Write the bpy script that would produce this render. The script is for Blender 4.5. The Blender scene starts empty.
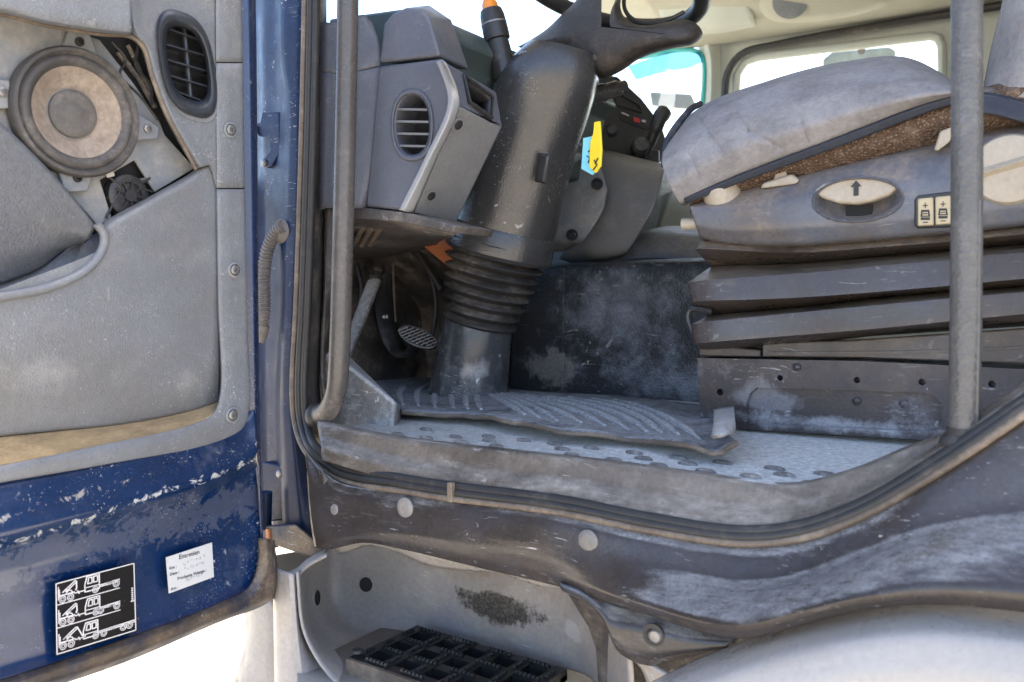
import bpy, bmesh, math, random, mathutils
import mathutils.noise
from mathutils import Vector, Matrix
random.seed(7)
C = bpy.context.scene
R = math.radians
# ------------------------------------------------------------------ camera, world, sun, exposure
YAW = R(35); FPX = 841.0; CZ = 1.55
cam_d = bpy.data.cameras.new("camera"); cam = bpy.data.objects.new("camera", cam_d); C.collection.objects.link(cam)
cam.location = (0, 0, CZ); cam.rotation_euler = (R(90), 0, YAW)
cam_d.sensor_width = 36; cam_d.lens = FPX * 36 / 1024; cam_d.shift_y = -36 / 1024
cam_d.clip_start = .02; cam_d.clip_end = 5000
cam_d.dof.use_dof = True; cam_d.dof.focus_distance = 1.35; cam_d.dof.aperture_fstop = 6.3
C.camera = cam
SUN_EL, SUN_AZ = 50, 30            # azimuth measured from +y (far side of the lorry) towards +x
W = bpy.data.worlds.new("World"); C.world = W; W.use_nodes = True
nt = W.node_tree; bg = nt.nodes['Background']
sky = nt.nodes.new('ShaderNodeTexSky'); sky.sky_type = 'NISHITA'; sky.sun_disc = False
sky.sun_elevation = R(SUN_EL); sky.sun_rotation = R(SUN_AZ); sky.dust_density = 3.2; sky.air_density = .77; sky.ozone_density = .6
nt.links.new(sky.outputs[0], bg.inputs[0]); bg.inputs[1].default_value = .15
sd = bpy.data.lights.new("sun", 'SUN'); sun = bpy.data.objects.new("sun", sd); C.collection.objects.link(sun)
sd.energy = 5.0; sd.angle = R(.5); sd.color = (1, .95, .88)
_d = Vector((math.sin(R(SUN_AZ)) * math.cos(R(SUN_EL)), math.cos(R(SUN_AZ)) * math.cos(R(SUN_EL)), math.sin(R(SUN_EL))))
sun.rotation_euler = _d.to_track_quat('Z', 'Y').to_euler(); sun.location = (0, 4, 8)
C.view_settings.view_transform = 'Standard'; C.view_settings.look = 'None'
C.view_settings.exposure = 2.5; C.view_settings.gamma = 1
C.render.engine = 'CYCLES'; C.cycles.use_denoising = True; C.cycles.max_bounces = 10; C.cycles.diffuse_bounces = 5
C.cycles.sample_clamp_indirect = 8

# ------------------------------------------------------------------ where a sight line of the survey photo meets a plane of the lorry
SN, CS = math.sin(YAW), math.cos(YAW)
def ray(px, py):
    u = (px - 512) / FPX; v = (305 - py) / FPX
    return Vector((-SN + u * CS, CS + u * SN, v))
O = Vector((0, 0, CZ))
def PY(px, py, y): r = ray(px, py); return O + r * (y / r.y)
def PX(px, py, x): r = ray(px, py); return O + r * (x / r.x)
def PZ(px, py, z): r = ray(px, py); return O + r * (z / r.z)
XD = -1.017
def D(px, py, off=0.0): return PX(px, py, XD + off)
def rowY(pts, y): return [PY(p[0], p[1], p[2] if len(p) > 2 else y) for p in pts]
def rowD(pts, off): return [D(p[0], p[1], p[2] if len(p) > 2 else off) for p in pts]
ZF = -.195                                     # cab floor below the eye

# ------------------------------------------------------------------ mesh helpers
def catmull(pts, n):
    pts = [Vector(p) for p in pts]
    if len(pts) == 2: return [pts[0].lerp(pts[1], i / (n - 1)) for i in range(n)]
    P = [pts[0] * 2 - pts[1]] + pts + [pts[-1] * 2 - pts[-2]]
    dense = []
    for i in range(1, len(P) - 2):
        p0, p1, p2, p3 = P[i - 1:i + 3]
        t0 = 0; t1 = t0 + max((p1 - p0).length, 1e-6) ** .5; t2 = t1 + max((p2 - p1).length, 1e-6) ** .5; t3 = t2 + max((p3 - p2).length, 1e-6) ** .5
        for k in range(16):
            t = t1 + (t2 - t1) * k / 16
            a1 = p0 * ((t1 - t) / (t1 - t0)) + p1 * ((t - t0) / (t1 - t0)); a2 = p1 * ((t2 - t) / (t2 - t1)) + p2 * ((t - t1) / (t2 - t1)); a3 = p2 * ((t3 - t) / (t3 - t2)) + p3 * ((t - t2) / (t3 - t2))
            b1 = a1 * ((t2 - t) / (t2 - t0)) + a2 * ((t - t0) / (t2 - t0)); b2 = a2 * ((t3 - t) / (t3 - t1)) + a3 * ((t - t1) / (t3 - t1))
            dense.append(b1 * ((t2 - t) / (t2 - t1)) + b2 * ((t - t1) / (t2 - t1)))
    dense.append(pts[-1])
    L = [0]
    for a, b in zip(dense, dense[1:]): L.append(L[-1] + (b - a).length)
    out = []; j = 0
    for i in range(n):
        s = L[-1] * i / (n - 1)
        while j < len(L) - 2 and L[j + 1] < s: j += 1
        f = (s - L[j]) / max(L[j + 1] - L[j], 1e-9); out.append(dense[j].lerp(dense[j + 1], min(max(f, 0), 1)))
    return out

class MB:
    def __init__(s): s.bm = bmesh.new()
    def face(s, pts):
        try: return s.bm.faces.new([s.bm.verts.new(p) for p in pts])
        except ValueError: return None
    def grid(s, G, closed_u=False, cut=None):
        V = [[s.bm.verts.new(p) for p in row] for row in G]
        for a, b in zip(V, V[1:]):
            n = len(a)
            for i in range(n if closed_u else n - 1):
                j = (i + 1) % n
                if cut and cut((a[i].co + a[j].co + b[i].co + b[j].co) / 4): continue
                try: s.bm.faces.new((a[i], a[j], b[j], b[i]))
                except ValueError: pass
        return V
    def sheet(s, rows, nu=60, nv=8, smooth=3, cut=None, straight=False):
        Rr = [catmull(r, nu) if not straight else [Vector(p) for p in r] for r in rows]
        G = []
        for a, b in zip(Rr, Rr[1:]):
            for k in range(nv): G.append([p.lerp(q, k / nv) for p, q in zip(a, b)])
        G.append(Rr[-1])
        for _ in range(smooth):
            H = [r[:] for r in G]
            for i in range(1, len(G) - 1):
                for j in range(len(G[0])): H[i][j] = G[i][j] * .5 + (G[i - 1][j] + G[i + 1][j]) * .25
            G = H
        s.grid(G, cut=cut); return s
    def tube(s, path, r, seg=14, n=None, closed=False, caps=True, flat=1.0, up=None):
        P = catmull(path, n) if n else [Vector(p) for p in path]
        m = len(P); rings = []; nrm = None
        for i, p in enumerate(P):
            if closed: t = (P[(i + 1) % m] - P[i - 1])
            else: t = P[min(i + 1, m - 1)] - P[max(i - 1, 0)]
            t.normalize()
            if nrm is None:
                nrm = Vector(up) if up else t.orthogonal()
            nrm = (nrm - t * nrm.dot(t)); nrm.normalize(); b = t.cross(nrm)
            rr = r if not isinstance(r, (list, tuple)) else r[0] + (r[-1] - r[0]) * i / (m - 1) if len(r) == 2 else r[min(int(i / (m - 1) * (len(r) - 1) + .5), len(r) - 1)]
            rings.append([p + nrm * (math.cos(a) * rr * flat) + b * (math.sin(a) * rr) for a in [2 * math.pi * k / seg for k in range(seg)]])
        if closed: rings.append(rings[0])
        V = s.grid(rings, closed_u=True)
        if caps and not closed:
            for ring in (V[0], V[-1]):
                try: s.bm.faces.new(ring)
                except ValueError: pass
        return s
    def lathe(s, prof, c, axis, seg=40, ex=1.0, e1=None, sup=1.0, caps=False):
        a = Vector(axis).normalized(); e1 = Vector(e1) if e1 else a.orthogonal(); e1 = (e1 - a * e1.dot(a)).normalized(); e2 = a.cross(e1)
        sg = lambda v: math.copysign(abs(v) ** sup, v)
        G = [[Vector(c) + a * h + e1 * (sg(math.cos(t)) * r * ex) + e2 * (sg(math.sin(t)) * r) for t in [2 * math.pi * k / seg for k in range(seg)]] for r, h in prof]
        V = s.grid(G, closed_u=True)
        for ring, (r, h) in ((V[0], prof[0]), (V[-1], prof[-1])):
            if caps and r > 1e-5:
                try: s.bm.faces.new(ring)
                except ValueError: pass
        return s
    def prism(s, pts, vec):
        vec = Vector(vec); a = [s.bm.verts.new(p) for p in pts]; b = [s.bm.verts.new(Vector(p) + vec) for p in pts]; n = len(a)
        s.bm.faces.new(a); s.bm.faces.new(b[::-1])
        for i in range(n): s.bm.faces.new((a[i], b[i], b[(i + 1) % n], a[(i + 1) % n]))
        return s
    def hull(s, pts):
        t = bmesh.new(); [t.verts.new(p) for p in pts]
        bmesh.ops.convex_hull(t, input=t.verts); bmesh.ops.dissolve_limit(t, angle_limit=R(4), verts=t.verts, edges=t.edges)
        me = bpy.data.meshes.new("t"); t.to_mesh(me); t.free(); s.bm.from_mesh(me); bpy.data.meshes.remove(me); return s
    def box(s, c, hx, hy, hz, ax=None):
        c = Vector(c); A = ax or (Vector((1, 0, 0)), Vector((0, 1, 0)), Vector((0, 0, 1)))
        return s.hull([c + A[0] * (i * hx) + A[1] * (j * hy) + A[2] * (k * hz) for i in (-1, 1) for j in (-1, 1) for k in (-1, 1)])
    def build(s, name, mat, parent=None, bevel=0, solid=0, smooth=True, seg=2, sub=0, off=0):
        bmesh.ops.remove_doubles(s.bm, verts=s.bm.verts, dist=1e-6)
        bmesh.ops.recalc_face_normals(s.bm, faces=s.bm.faces)
        o0 = origin(parent) if parent else Vector((0, 0, 0))
        for v in s.bm.verts: v.co -= o0
        me = bpy.data.meshes.new(name); s.bm.to_mesh(me); s.bm.free()
        if smooth:
            for p in me.polygons: p.use_smooth = True
        o = bpy.data.objects.new(name, me); C.collection.objects.link(o); me.materials.append(mat)
        if smooth and not sub:
            m = None
            try: me.set_sharp_from_angle(angle=R(38))
            except Exception: pass
        if parent: o.parent = parent
        if solid: m = o.modifiers.new("solid", 'SOLIDIFY'); m.thickness = solid; m.offset = off
        if bevel: m = o.modifiers.new("bevel", 'BEVEL'); m.width = bevel; m.segments = seg; m.limit_method = 'ANGLE'; m.angle_limit = R(28); m.harden_normals = False
        if sub: m = o.modifiers.new("sub", 'SUBSURF'); m.levels = m.render_levels = sub
        return o
def origin(o):
    v = Vector((0, 0, 0))
    while o: v = v + o.location; o = o.parent
    return v
def bcut(o, *cutters):
    for mb in cutters:
        bmesh.ops.recalc_face_normals(mb.bm, faces=mb.bm.faces)
        me = bpy.data.meshes.new("cut"); mb.bm.to_mesh(me); mb.bm.free()
        c = bpy.data.objects.new("cut", me); C.collection.objects.link(c)
        m = o.modifiers.new("b", 'BOOLEAN'); m.object = c; m.operation = 'DIFFERENCE'; m.solver = 'EXACT'
        bv = [x for x in o.modifiers if x.type != 'BOOLEAN']; vis = [x.show_viewport for x in bv]
        for x in bv: x.show_viewport = False
        bpy.context.view_layer.update(); dg = bpy.context.evaluated_depsgraph_get()
        nm = bpy.data.meshes.new_from_object(o.evaluated_get(dg)); old = o.data; o.modifiers.remove(m)
        for x in bv: x.show_viewport = True
        o.data = nm; nm.name = o.name; nm.set_sharp_from_angle(angle=R(25)); bpy.data.objects.remove(c); bpy.data.meshes.remove(me)
    return o
from mathutils.bvhtree import BVHTree
def hit(o, px, py):
    oo = origin(o); t = BVHTree.FromPolygons([v.co + oo for v in o.data.vertices], [p.vertices for p in o.data.polygons])
    h = t.ray_cast(O, ray(px, py).normalized()); n_ = h[1]
    if h[0] is None: raise RuntimeError('no hit %s %d %d' % (o.name, px, py))
    if n_.dot(ray(px, py)) > 0: n_ = -n_
    return h[0], n_
def thing(name, label, cat, loc=(0, 0, 0), group=None):
    o = bpy.data.objects.new(name, None); C.collection.objects.link(o); o.location = loc; o.empty_display_size = .05
    o["label"] = label; o["category"] = cat
    if group: o["group"] = group
    return o
def text(body, c, right, up, size, mat, parent, name="lettering", ext=.0002, align='CENTER'):
    cu = bpy.data.curves.new(name, 'FONT'); cu.body = body; cu.size = size; cu.align_x = align; cu.align_y = 'CENTER'; cu.extrude = ext
    o = bpy.data.objects.new(name, cu); C.collection.objects.link(o); cu.materials.append(mat)
    r = Vector(right).normalized(); u = Vector(up); u = (u - r * u.dot(r)).normalized(); n = r.cross(u)
    bpy.context.view_layer.update(); me = bpy.data.meshes.new_from_object(o.evaluated_get(bpy.context.evaluated_depsgraph_get()))
    bpy.data.objects.remove(o); o = bpy.data.objects.new(name, me); C.collection.objects.link(o)
    M4 = Matrix((r, u, n)).transposed().to_4x4(); M4.translation = Vector(c) - origin(parent); o.parent = parent; o.matrix_local = M4
    return o

# ------------------------------------------------------------------ materials
def worn(name, base, rough=.5, metal=0.0, dust_or_sheen=(.42, .39, .34), up=0.0, cover=.25, ds=6, maxd=.85, scr=0.0, scrc=(.55, .53, .5), chips=0.0, bump=.15, bs=350, coat=0.0, var=.3, spec=.5, grain='NOISE', streak=None, tint=None, vs=3.0, ridge=None, aniso=None, ulo=.15, spots=None):
    m = bpy.data.materials.new(name); m.use_nodes = True; N = m.node_tree.nodes; L = m.node_tree.links
    b = N['Principled BSDF']; tc = N.new('ShaderNodeTexCoord')
    def noise(scale, detail=6, rg=.6, src=None, dist=0):
        n = N.new('ShaderNodeTexNoise'); n.inputs['Scale'].default_value = scale; n.inputs['Detail'].default_value = detail; n.inputs['Roughness'].default_value = rg; n.inputs['Distortion'].default_value = dist
        L.new(src or tc.outputs['Object'], n.inputs['Vector']); return n.outputs['Fac']
    def mp(v, a, c, lo=0.0, hi=1.0):
        n = N.new('ShaderNodeMapRange'); n.inputs[1].default_value = a; n.inputs[2].default_value = c; n.inputs[3].default_value = lo; n.inputs[4].default_value = hi; L.new(v, n.inputs[0]); return n.outputs[0]
    def ma(op, a, c):
        n = N.new('ShaderNodeMath'); n.operation = op; n.use_clamp = False
        for i, x in enumerate((a, c)):
            if isinstance(x, (int, float)): n.inputs[i].default_value = x
            else: L.new(x, n.inputs[i])
        return n.outputs[0]
    def mix(f, a, c):
        n = N.new('ShaderNodeMix'); n.data_type = 'RGBA'
        if isinstance(f, (int, float)): n.inputs[0].default_value = f
        else: L.new(f, n.inputs[0])
        for i, x in ((6, a), (7, c)):
            if isinstance(x, tuple): n.inputs[i].default_value = (*x, 1)
            else: L.new(x, n.inputs[i])
        return n.outputs[2]
    sc = lambda k: tuple(min(1, x * k) for x in base)
    col = mix(mp(noise(vs, 7, .65), .3, .7), sc(1 - var), sc(1 + var))
    if tint: col = mix(mp(noise(vs * 2.3, 6, .6), .45, .68, 0, tint[1]), col, tint[0])
    fine = mp(noise(140, 4, .7), .3, .7, 1 - var * .55, 1 + var * .55)
    vv = N.new('ShaderNodeVectorMath'); vv.operation = 'SCALE'; L.new(col, vv.inputs[0]); L.new(fine, vv.inputs[3]); col = vv.outputs[0]
    # dust
    dsrc = None
    if aniso:
        am = N.new('ShaderNodeMapping'); am.inputs['Scale'].default_value = aniso; L.new(tc.outputs['Object'], am.inputs[0]); dsrc = am.outputs[0]
    t = noise(ds, 9, .68, src=dsrc)
    if up:
        g = N.new('ShaderNodeNewGeometry'); sx = N.new('ShaderNodeSeparateXYZ'); L.new(g.outputs['Normal'], sx.inputs[0])
        t = ma('ADD', t, ma('MULTIPLY', mp(sx.outputs[2], ulo, .95), up))
    dm = mp(t, .66 - cover * .5, .86 - cover * .5)
    dm = ma('MULTIPLY', dm, mp(noise(ds * 8, 6, .7, src=dsrc), .3, .68, .25, 1)); dm = ma('MULTIPLY', dm, mp(noise(260, 3, .6), .3, .6, .55, 1)); dm = ma('MULTIPLY', dm, maxd)
    col = mix(dm, col, dust_or_sheen)
    sm = None
    if scr:
        wob = N.new('ShaderNodeVectorMath'); wob.operation = 'ADD'; nz = N.new('ShaderNodeTexNoise'); nz.inputs['Scale'].default_value = 7; L.new(tc.outputs['Object'], nz.inputs['Vector'])
        w2 = N.new('ShaderNodeVectorMath'); w2.operation = 'SCALE'; w2.inputs[3].default_value = .035; L.new(nz.outputs['Color'], w2.inputs[0]); L.new(tc.outputs['Object'], wob.inputs[0]); L.new(w2.outputs[0], wob.inputs[1])
        for rot, lo_, hi_, th, off in (((.4, .3, .75), 9, 330, .655, 0), ((-.5, .6, .8), 14, 420, .66, 3), ((.2, -.9, .9), 22, 300, .67, 7), ((1.1, -.2, .7), 5, 500, .66, 11)):
            mpg = N.new('ShaderNodeMapping'); mpg.inputs['Rotation'].default_value = rot; mpg.inputs['Scale'].default_value = (lo_, hi_, hi_); mpg.inputs['Location'].default_value = (off, off, off); L.new(wob.outputs[0], mpg.inputs[0])
            one = ma('MULTIPLY', mp(noise(1.0, 2, .5, src=mpg.outputs[0]), th, th + .03), mp(noise(6 + off, 6, .7), .55, .68))
            sm = one if sm is None else ma('MAXIMUM', sm, one)
        sm = ma('MULTIPLY', sm, scr)
        col = mix(sm, col, scrc)
    if chips:
        cm = ma('MULTIPLY', mp(noise(55, 4, .55, dist=.6), .66, .69), mp(noise(6, 5, .6), .5, .6)); cm = ma('MULTIPLY', cm, chips)
        col = mix(cm, col, scrc)
    for (sc_, rad, rc, amt, edge_) in (spots or []):
        so = N.new('ShaderNodeMapping'); so.inputs['Scale'].default_value = [1 / r for r in rad]; so.inputs['Location'].default_value = [-c / r for c, r in zip(sc_, rad)]; L.new(tc.outputs['Object'], so.inputs[0])
        ln = N.new('ShaderNodeVectorMath'); ln.operation = 'LENGTH'; L.new(so.outputs[0], ln.inputs[0])
        v_ = ma('ADD', mp(ln.outputs['Value'], 0, 1.6, 1, 0), ma('ADD', ma('MULTIPLY', ma('SUBTRACT', noise(34, 8, .78), .5), 1.3), ma('MULTIPLY', ma('SUBTRACT', noise(9, 5, .6, dist=.8), .5), 1.6))); v_ = ma('MULTIPLY', mp(v_, .42, .42 + edge_), amt)
        v_ = ma('MULTIPLY', v_, mp(noise(230, 4, .7), .3, .55, .55, 1)); col = mix(v_, col, rc)
    if ridge:
        sy = N.new('ShaderNodeSeparateXYZ'); L.new(tc.outputs['Object'], sy.inputs[0])
        for (ka, kb, wid, th, amt, rc) in ridge:
            dz = ma('SUBTRACT', sy.outputs[2], ma('ADD', ma('MULTIPLY', sy.outputs[1], ka), kb)); dz = ma('ABSOLUTE', dz, 0)
            rm_ = ma('MULTIPLY', mp(dz, wid, 0), 1.0); rm_ = ma('ADD', ma('MULTIPLY', rm_, .32), noise(48, 7, .72, dist=.8)); rm_ = ma('MULTIPLY', mp(rm_, th, th + .05), amt)
            rm_ = ma('MULTIPLY', rm_, mp(dz, wid * 1.1, wid * .8)); col = mix(rm_, col, rc)
    L.new(col, b.inputs['Base Color'])
    rr = mp(dm, 0, 1, rough, min(.92, rough + .38)); rr = ma('ADD', rr, mp(noise(22, 5, .6), .3, .7, -.1, .12)); L.new(rr, b.inputs['Roughness'])
    b.inputs['Metallic'].default_value = metal; b.inputs['Coat Weight'].default_value = coat; b.inputs['Coat Roughness'].default_value = .15; b.inputs['Specular IOR Level'].default_value = spec
    bp = N.new('ShaderNodeBump'); bp.inputs['Strength'].default_value = bump; bp.inputs['Distance'].default_value = .0012
    if grain == 'LEATHER':
        v = N.new('ShaderNodeTexVoronoi'); v.inputs['Scale'].default_value = bs; L.new(tc.outputs['Object'], v.inputs['Vector']); h = ma('ADD', v.outputs['Distance'], ma('MULTIPLY', noise(60, 4), .3))
    elif grain == 'WEAVE':
        wc_ = N.new('ShaderNodeTexVoronoi'); wc_.inputs['Scale'].default_value = 230; L.new(tc.outputs['Object'], wc_.inputs['Vector']); col = mix(ma('MULTIPLY', mp(wc_.outputs['Distance'], .42, .2), .4), col, dust_or_sheen); L.new(col, b.inputs['Base Color'])
        wv = N.new('ShaderNodeTexVoronoi'); wv.inputs['Scale'].default_value = bs; L.new(tc.outputs['Object'], wv.inputs['Vector']); h = ma('MULTIPLY', wv.outputs['Distance'], 2.0)
    else: h = ma('ADD', noise(bs, 3, .6), ma('MULTIPLY', noise(35, 5), .35))
    h = ma('ADD', h, ma('MULTIPLY', dm, .4)); L.new(h, bp.inputs['Height']); L.new(bp.outputs[0], b.inputs['Normal'])
    return m
def plain(name, col, rough=.5, metal=0, spec=.5, coat=0):
    m = bpy.data.materials.new(name); m.use_nodes = True; N = m.node_tree.nodes; L = m.node_tree.links; b = N['Principled BSDF']
    n = N.new('ShaderNodeTexNoise'); n.inputs['Scale'].default_value = 40; n.inputs['Detail'].default_value = 5; tc = N.new('ShaderNodeTexCoord'); L.new(tc.outputs['Object'], n.inputs[0])
    x = N.new('ShaderNodeMix'); x.data_type = 'RGBA'; x.inputs[6].default_value = (*[c * .75 for c in col], 1); x.inputs[7].default_value = (*[min(1, c * 1.2) for c in col], 1)
    L.new(n.outputs['Fac'], x.inputs[0]); L.new(x.outputs[2], b.inputs['Base Color'])
    b.inputs['Roughness'].default_value = rough; b.inputs['Metallic'].default_value = metal; b.inputs['Coat Weight'].default_value = coat
    return m
def glass(name, tint):
    m = bpy.data.materials.new(name); m.use_nodes = True; N = m.node_tree.nodes; L = m.node_tree.links; out = N['Material Output']; N.remove(N['Principled BSDF'])
    t = N.new('ShaderNodeBsdfTransparent'); t.inputs[0].default_value = (*tint, 1); g = N.new('ShaderNodeBsdfGlossy'); g.inputs['Roughness'].default_value = .03
    f = N.new('ShaderNodeFresnel'); f.inputs[0].default_value = 1.45; x = N.new('ShaderNodeMixShader'); L.new(f.outputs[0], x.inputs[0]); L.new(t.outputs[0], x.inputs[1]); L.new(g.outputs[0], x.inputs[2]); L.new(x.outputs[0], out.inputs[0])
    return m
TAN = (.40, .31, .20); PALE = (.48, .49, .50)
M_trim = worn('grey_trim_plastic', (.175, .184, .198), .38, dust_or_sheen=(.38, .345, .30), up=.25, cover=.24, ds=5, maxd=.55, scr=1, scrc=(.50, .50, .48), chips=.2, bump=.4, bs=430, grain='LEATHER', var=.15, tint=((.14, .128, .112), .45), spots=[(tuple(D(50, 372) - Vector((XD, .45, CZ - .6))), (.3, .10, .03), (.40, .39, .37), .4, .6), (tuple(D(195, 385) - Vector((XD, .45, CZ - .6))), (.3, .03, .04), (.40, .39, .37), .4, .5)])
M_trimledge = worn('dusty_ledge', (.27, .19, .10), .8, dust_or_sheen=(.52, .36, .18), cover=.7, ds=10, bump=.4, var=.35, aniso=(1, .4, 1))
M_mount = worn('grey_mount_plastic', (.19, .20, .21), .55, dust_or_sheen=(.42, .37, .31), cover=.4, ds=9, scr=.2, bump=.2, var=.15)
M_pocket = worn('pocket_plastic', (.095, .10, .112), .38, dust_or_sheen=(.4, .37, .33), cover=.16, ds=7, bump=.3, grain='LEATHER', bs=380, scr=.4)
M_blue = worn('worn_blue_paint', (.006, .018, .064), .28, coat=.5, dust_or_sheen=(.30, .30, .30), cover=.18, ds=7, maxd=.5, scr=.9, scrc=(.62, .64, .66), chips=.8, bump=.06, var=.35)
M_bluep = worn('pillar_blue_paint', (.006, .017, .056), .4, dust_or_sheen=(.26, .26, .28), cover=.20, ds=9, maxd=.45, scr=.8, scrc=(.5, .5, .5), chips=.8, bump=.12, var=.45, spec=.28, tint=((.012, .018, .036), .7))
M_grime = worn('grimy_bare_metal', (.10, .075, .055), .45, metal=.3, dust_or_sheen=(.36, .29, .21), cover=.22, ds=18, scr=.8, chips=.9, scrc=(.45, .42, .36), bump=.7, bs=120, var=.6, tint=((.022, .030, .055), .95), vs=9)
M_sill = worn('worn_brown_plastic', (.046, .038, .033), .19, dust_or_sheen=(.43, .43, .43), up=.60, ulo=.50, cover=.15, ds=16, maxd=.6, scr=1, scrc=(.42, .41, .40), chips=.5, bump=.22, bs=260, var=.3, tint=((.058, .056, .066), .5), vs=5, aniso=(.25, 1, 1))  # pale layer on upturned faces: dust plus painted-in sky sheen for the flare
M_sillin = worn('dusty_inner_sill', (.15, .128, .105), .3, dust_or_sheen=(.50, .46, .40), up=.15, cover=.22, ds=14, maxd=.65, scr=.8, chips=.4, bump=.25, var=.4, tint=((.05, .036, .026), .85), aniso=(.4, 1, 1))
M_tread = worn('dusty_floor', (.20, .175, .15), .7, dust_or_sheen=(.74, .72, .68), up=.3, cover=.8, ds=12, bump=.7, bs=160, var=.3)
M_rub = worn('door_seal_rubber', (.030, .028, .027), .5, dust_or_sheen=(.30, .25, .2), cover=.2, ds=10, maxd=.5, bump=.15, var=.3)
M_stud = worn('worn_stud', (.12, .11, .105), .6, dust_or_sheen=(.5, .49, .46), cover=.42, ds=60, maxd=.7, bump=.2)
M_lip = worn('sill_lip', (.13, .10, .075), .55, dust_or_sheen=(.42, .34, .25), cover=.35, ds=14, maxd=.7, scr=.3, bump=.3, var=.4)
M_step = worn('step_housing_plastic', (.36, .325, .29), .38, dust_or_sheen=(.47, .40, .32), up=.1, cover=.26, ds=6, maxd=.5, scr=.6, scrc=(.6, .6, .6), bump=.2, var=.22, tint=((.25, .25, .28), .5),
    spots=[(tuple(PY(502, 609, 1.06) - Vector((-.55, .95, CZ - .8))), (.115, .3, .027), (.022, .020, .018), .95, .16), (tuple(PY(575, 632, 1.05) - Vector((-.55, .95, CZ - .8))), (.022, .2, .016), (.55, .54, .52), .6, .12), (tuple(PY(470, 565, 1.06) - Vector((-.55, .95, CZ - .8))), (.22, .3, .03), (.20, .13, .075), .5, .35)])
M_tr = worn('step_tread_black', (.018, .018, .018), .38, dust_or_sheen=(.3, .26, .2), cover=.16, ds=16, bump=.3, var=.3)
M_fender = worn('pale_mudguard', (.40, .37, .335), .28, dust_or_sheen=(.47, .44, .40), cover=.2, ds=3, maxd=.4, scr=.15, bump=.08, var=.12, tint=((.46, .43, .40), .5))
M_black = worn('black_plastic', (.030, .029, .029), .4, dust_or_sheen=(.33, .30, .27), up=.06, cover=.13, ds=9, maxd=.6, scr=.3, scrc=(.4, .38, .36), bump=.22, bs=420, grain='LEATHER', var=.25)
M_hub = worn('wheel_hub_plastic', (.034, .029, .026), .55, dust_or_sheen=(.30, .25, .2), cover=.3, ds=8, maxd=.45, scr=.2, bump=.35, bs=300, grain='LEATHER', var=.3)
M_col = worn('column_plastic', (.046, .045, .045), .2, dust_or_sheen=(.33, .31, .29), cover=.17, ds=9, maxd=.45, scr=.7, scrc=(.6, .58, .55), chips=.6, bump=.2, bs=380, grain='LEATHER', var=.3, spec=.6)
M_colb = worn('scuffed_column_base', (.060, .062, .066), .27, dust_or_sheen=(.45, .44, .43), cover=.3, ds=14, maxd=.6, scr=1, scrc=(.65, .64, .62), chips=1, bump=.12, var=.35, spots=[(tuple(PY(462, 372, 1.27) - PY(468, 403, 1.364)), (.035, .2, .02), (.55, .53, .50), .55, .4), (tuple(PY(492, 378, 1.28) - PY(468, 403, 1.364)), (.03, .2, .018), (.55, .53, .50), .55, .4)])
M_boot = worn('dusty_rubber_boot', (.035, .032, .030), .55, dust_or_sheen=(.34, .29, .24), up=.18, cover=.2, ds=12, maxd=.7, bump=.2, var=.3)
M_dash = worn('blue_grey_dash', (.098, .104, .125), .42, dust_or_sheen=(.33, .32, .31), up=.12, cover=.2, ds=8, maxd=.5, scr=.35, bump=.3, bs=360, grain='LEATHER', var=.18)
M_dash2 = worn('light_grey_dash', (.17, .17, .172), .42, dust_or_sheen=(.4, .39, .37), cover=.2, ds=8, maxd=.5, scr=.35, bump=.3, bs=360, grain='LEATHER', var=.15)
M_dedge = worn('pale_dash_edge', (.32, .32, .325), .5, cover=.15, bump=.1, var=.1)
M_teal = worn('dash_top_plastic', (.060, .082, .080), .45, dust_or_sheen=(.3, .3, .29), up=.1, cover=.2, bump=.2, var=.2)
M_under = worn('dark_underdash', (.068, .060, .055), .5, dust_or_sheen=(.38, .32, .26), up=.14, cover=.34, ds=12, maxd=.65, scr=.8, scrc=(.45, .42, .4), chips=.6, bump=.5, bs=150, var=.45)
M_kick = worn('dusty_kick_panel', (.14, .135, .13), .45, dust_or_sheen=(.60, .59, .57), up=.35, cover=.45, ds=11, maxd=.85, scr=.9, scrc=(.6, .6, .58), chips=1, bump=.4, var=.5)
M_orange = worn('rusty_orange_bracket', (.30, .095, .035), .6, dust_or_sheen=(.35, .25, .18), cover=.25, ds=14, bump=.3, var=.4)
M_mat = worn('powdery_rubber_mat', (.034, .037, .042), .5, dust_or_sheen=(.52, .53, .55), up=.12, cover=.46, ds=13, maxd=.8, scr=.6, bump=.5, bs=180, var=.4)
M_ridge = worn('mat_ridges', (.05, .055, .06), .55, dust_or_sheen=(.66, .67, .68), cover=.85, ds=18, maxd=.95, scr=.4, bump=.3, var=.3)
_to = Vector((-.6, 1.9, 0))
M_tunnel = worn('black_vinyl_tunnel', (.020, .021, .024), .42, dust_or_sheen=(.40, .42, .46), cover=.26, ds=9, maxd=.6, scr=.9, scrc=(.5, .47, .44), chips=.8, bump=1.0, bs=260, grain='LEATHER', var=.4, spots=[(tuple(PY(620, 310, 1.6) - _to), (.17, .3, .10), (.27, .285, .32), .7, .75), (tuple(PY(690, 380, 1.6) - _to), (.17, .3, .05), (.34, .355, .38), .65, .6), (tuple(PY(550, 365, 1.6) - _to), (.07, .3, .05), (.38, .35, .31), .5, .25)])
M_grey2 = worn('tray_grey_green', (.15, .165, .155), .55, cover=.2, dust_or_sheen=(.35, .35, .33), bump=.2)
M_susp = worn('suspension_cover', (.066, .050, .039), .3, dust_or_sheen=(.40, .29, .185), up=.30, ulo=.25, cover=.2, ds=12, maxd=.65, scr=.7, scrc=(.38, .36, .34), chips=.3, bump=.2, var=.25, tint=((.075, .072, .078), .6), aniso=(.5, 1, 1))
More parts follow.
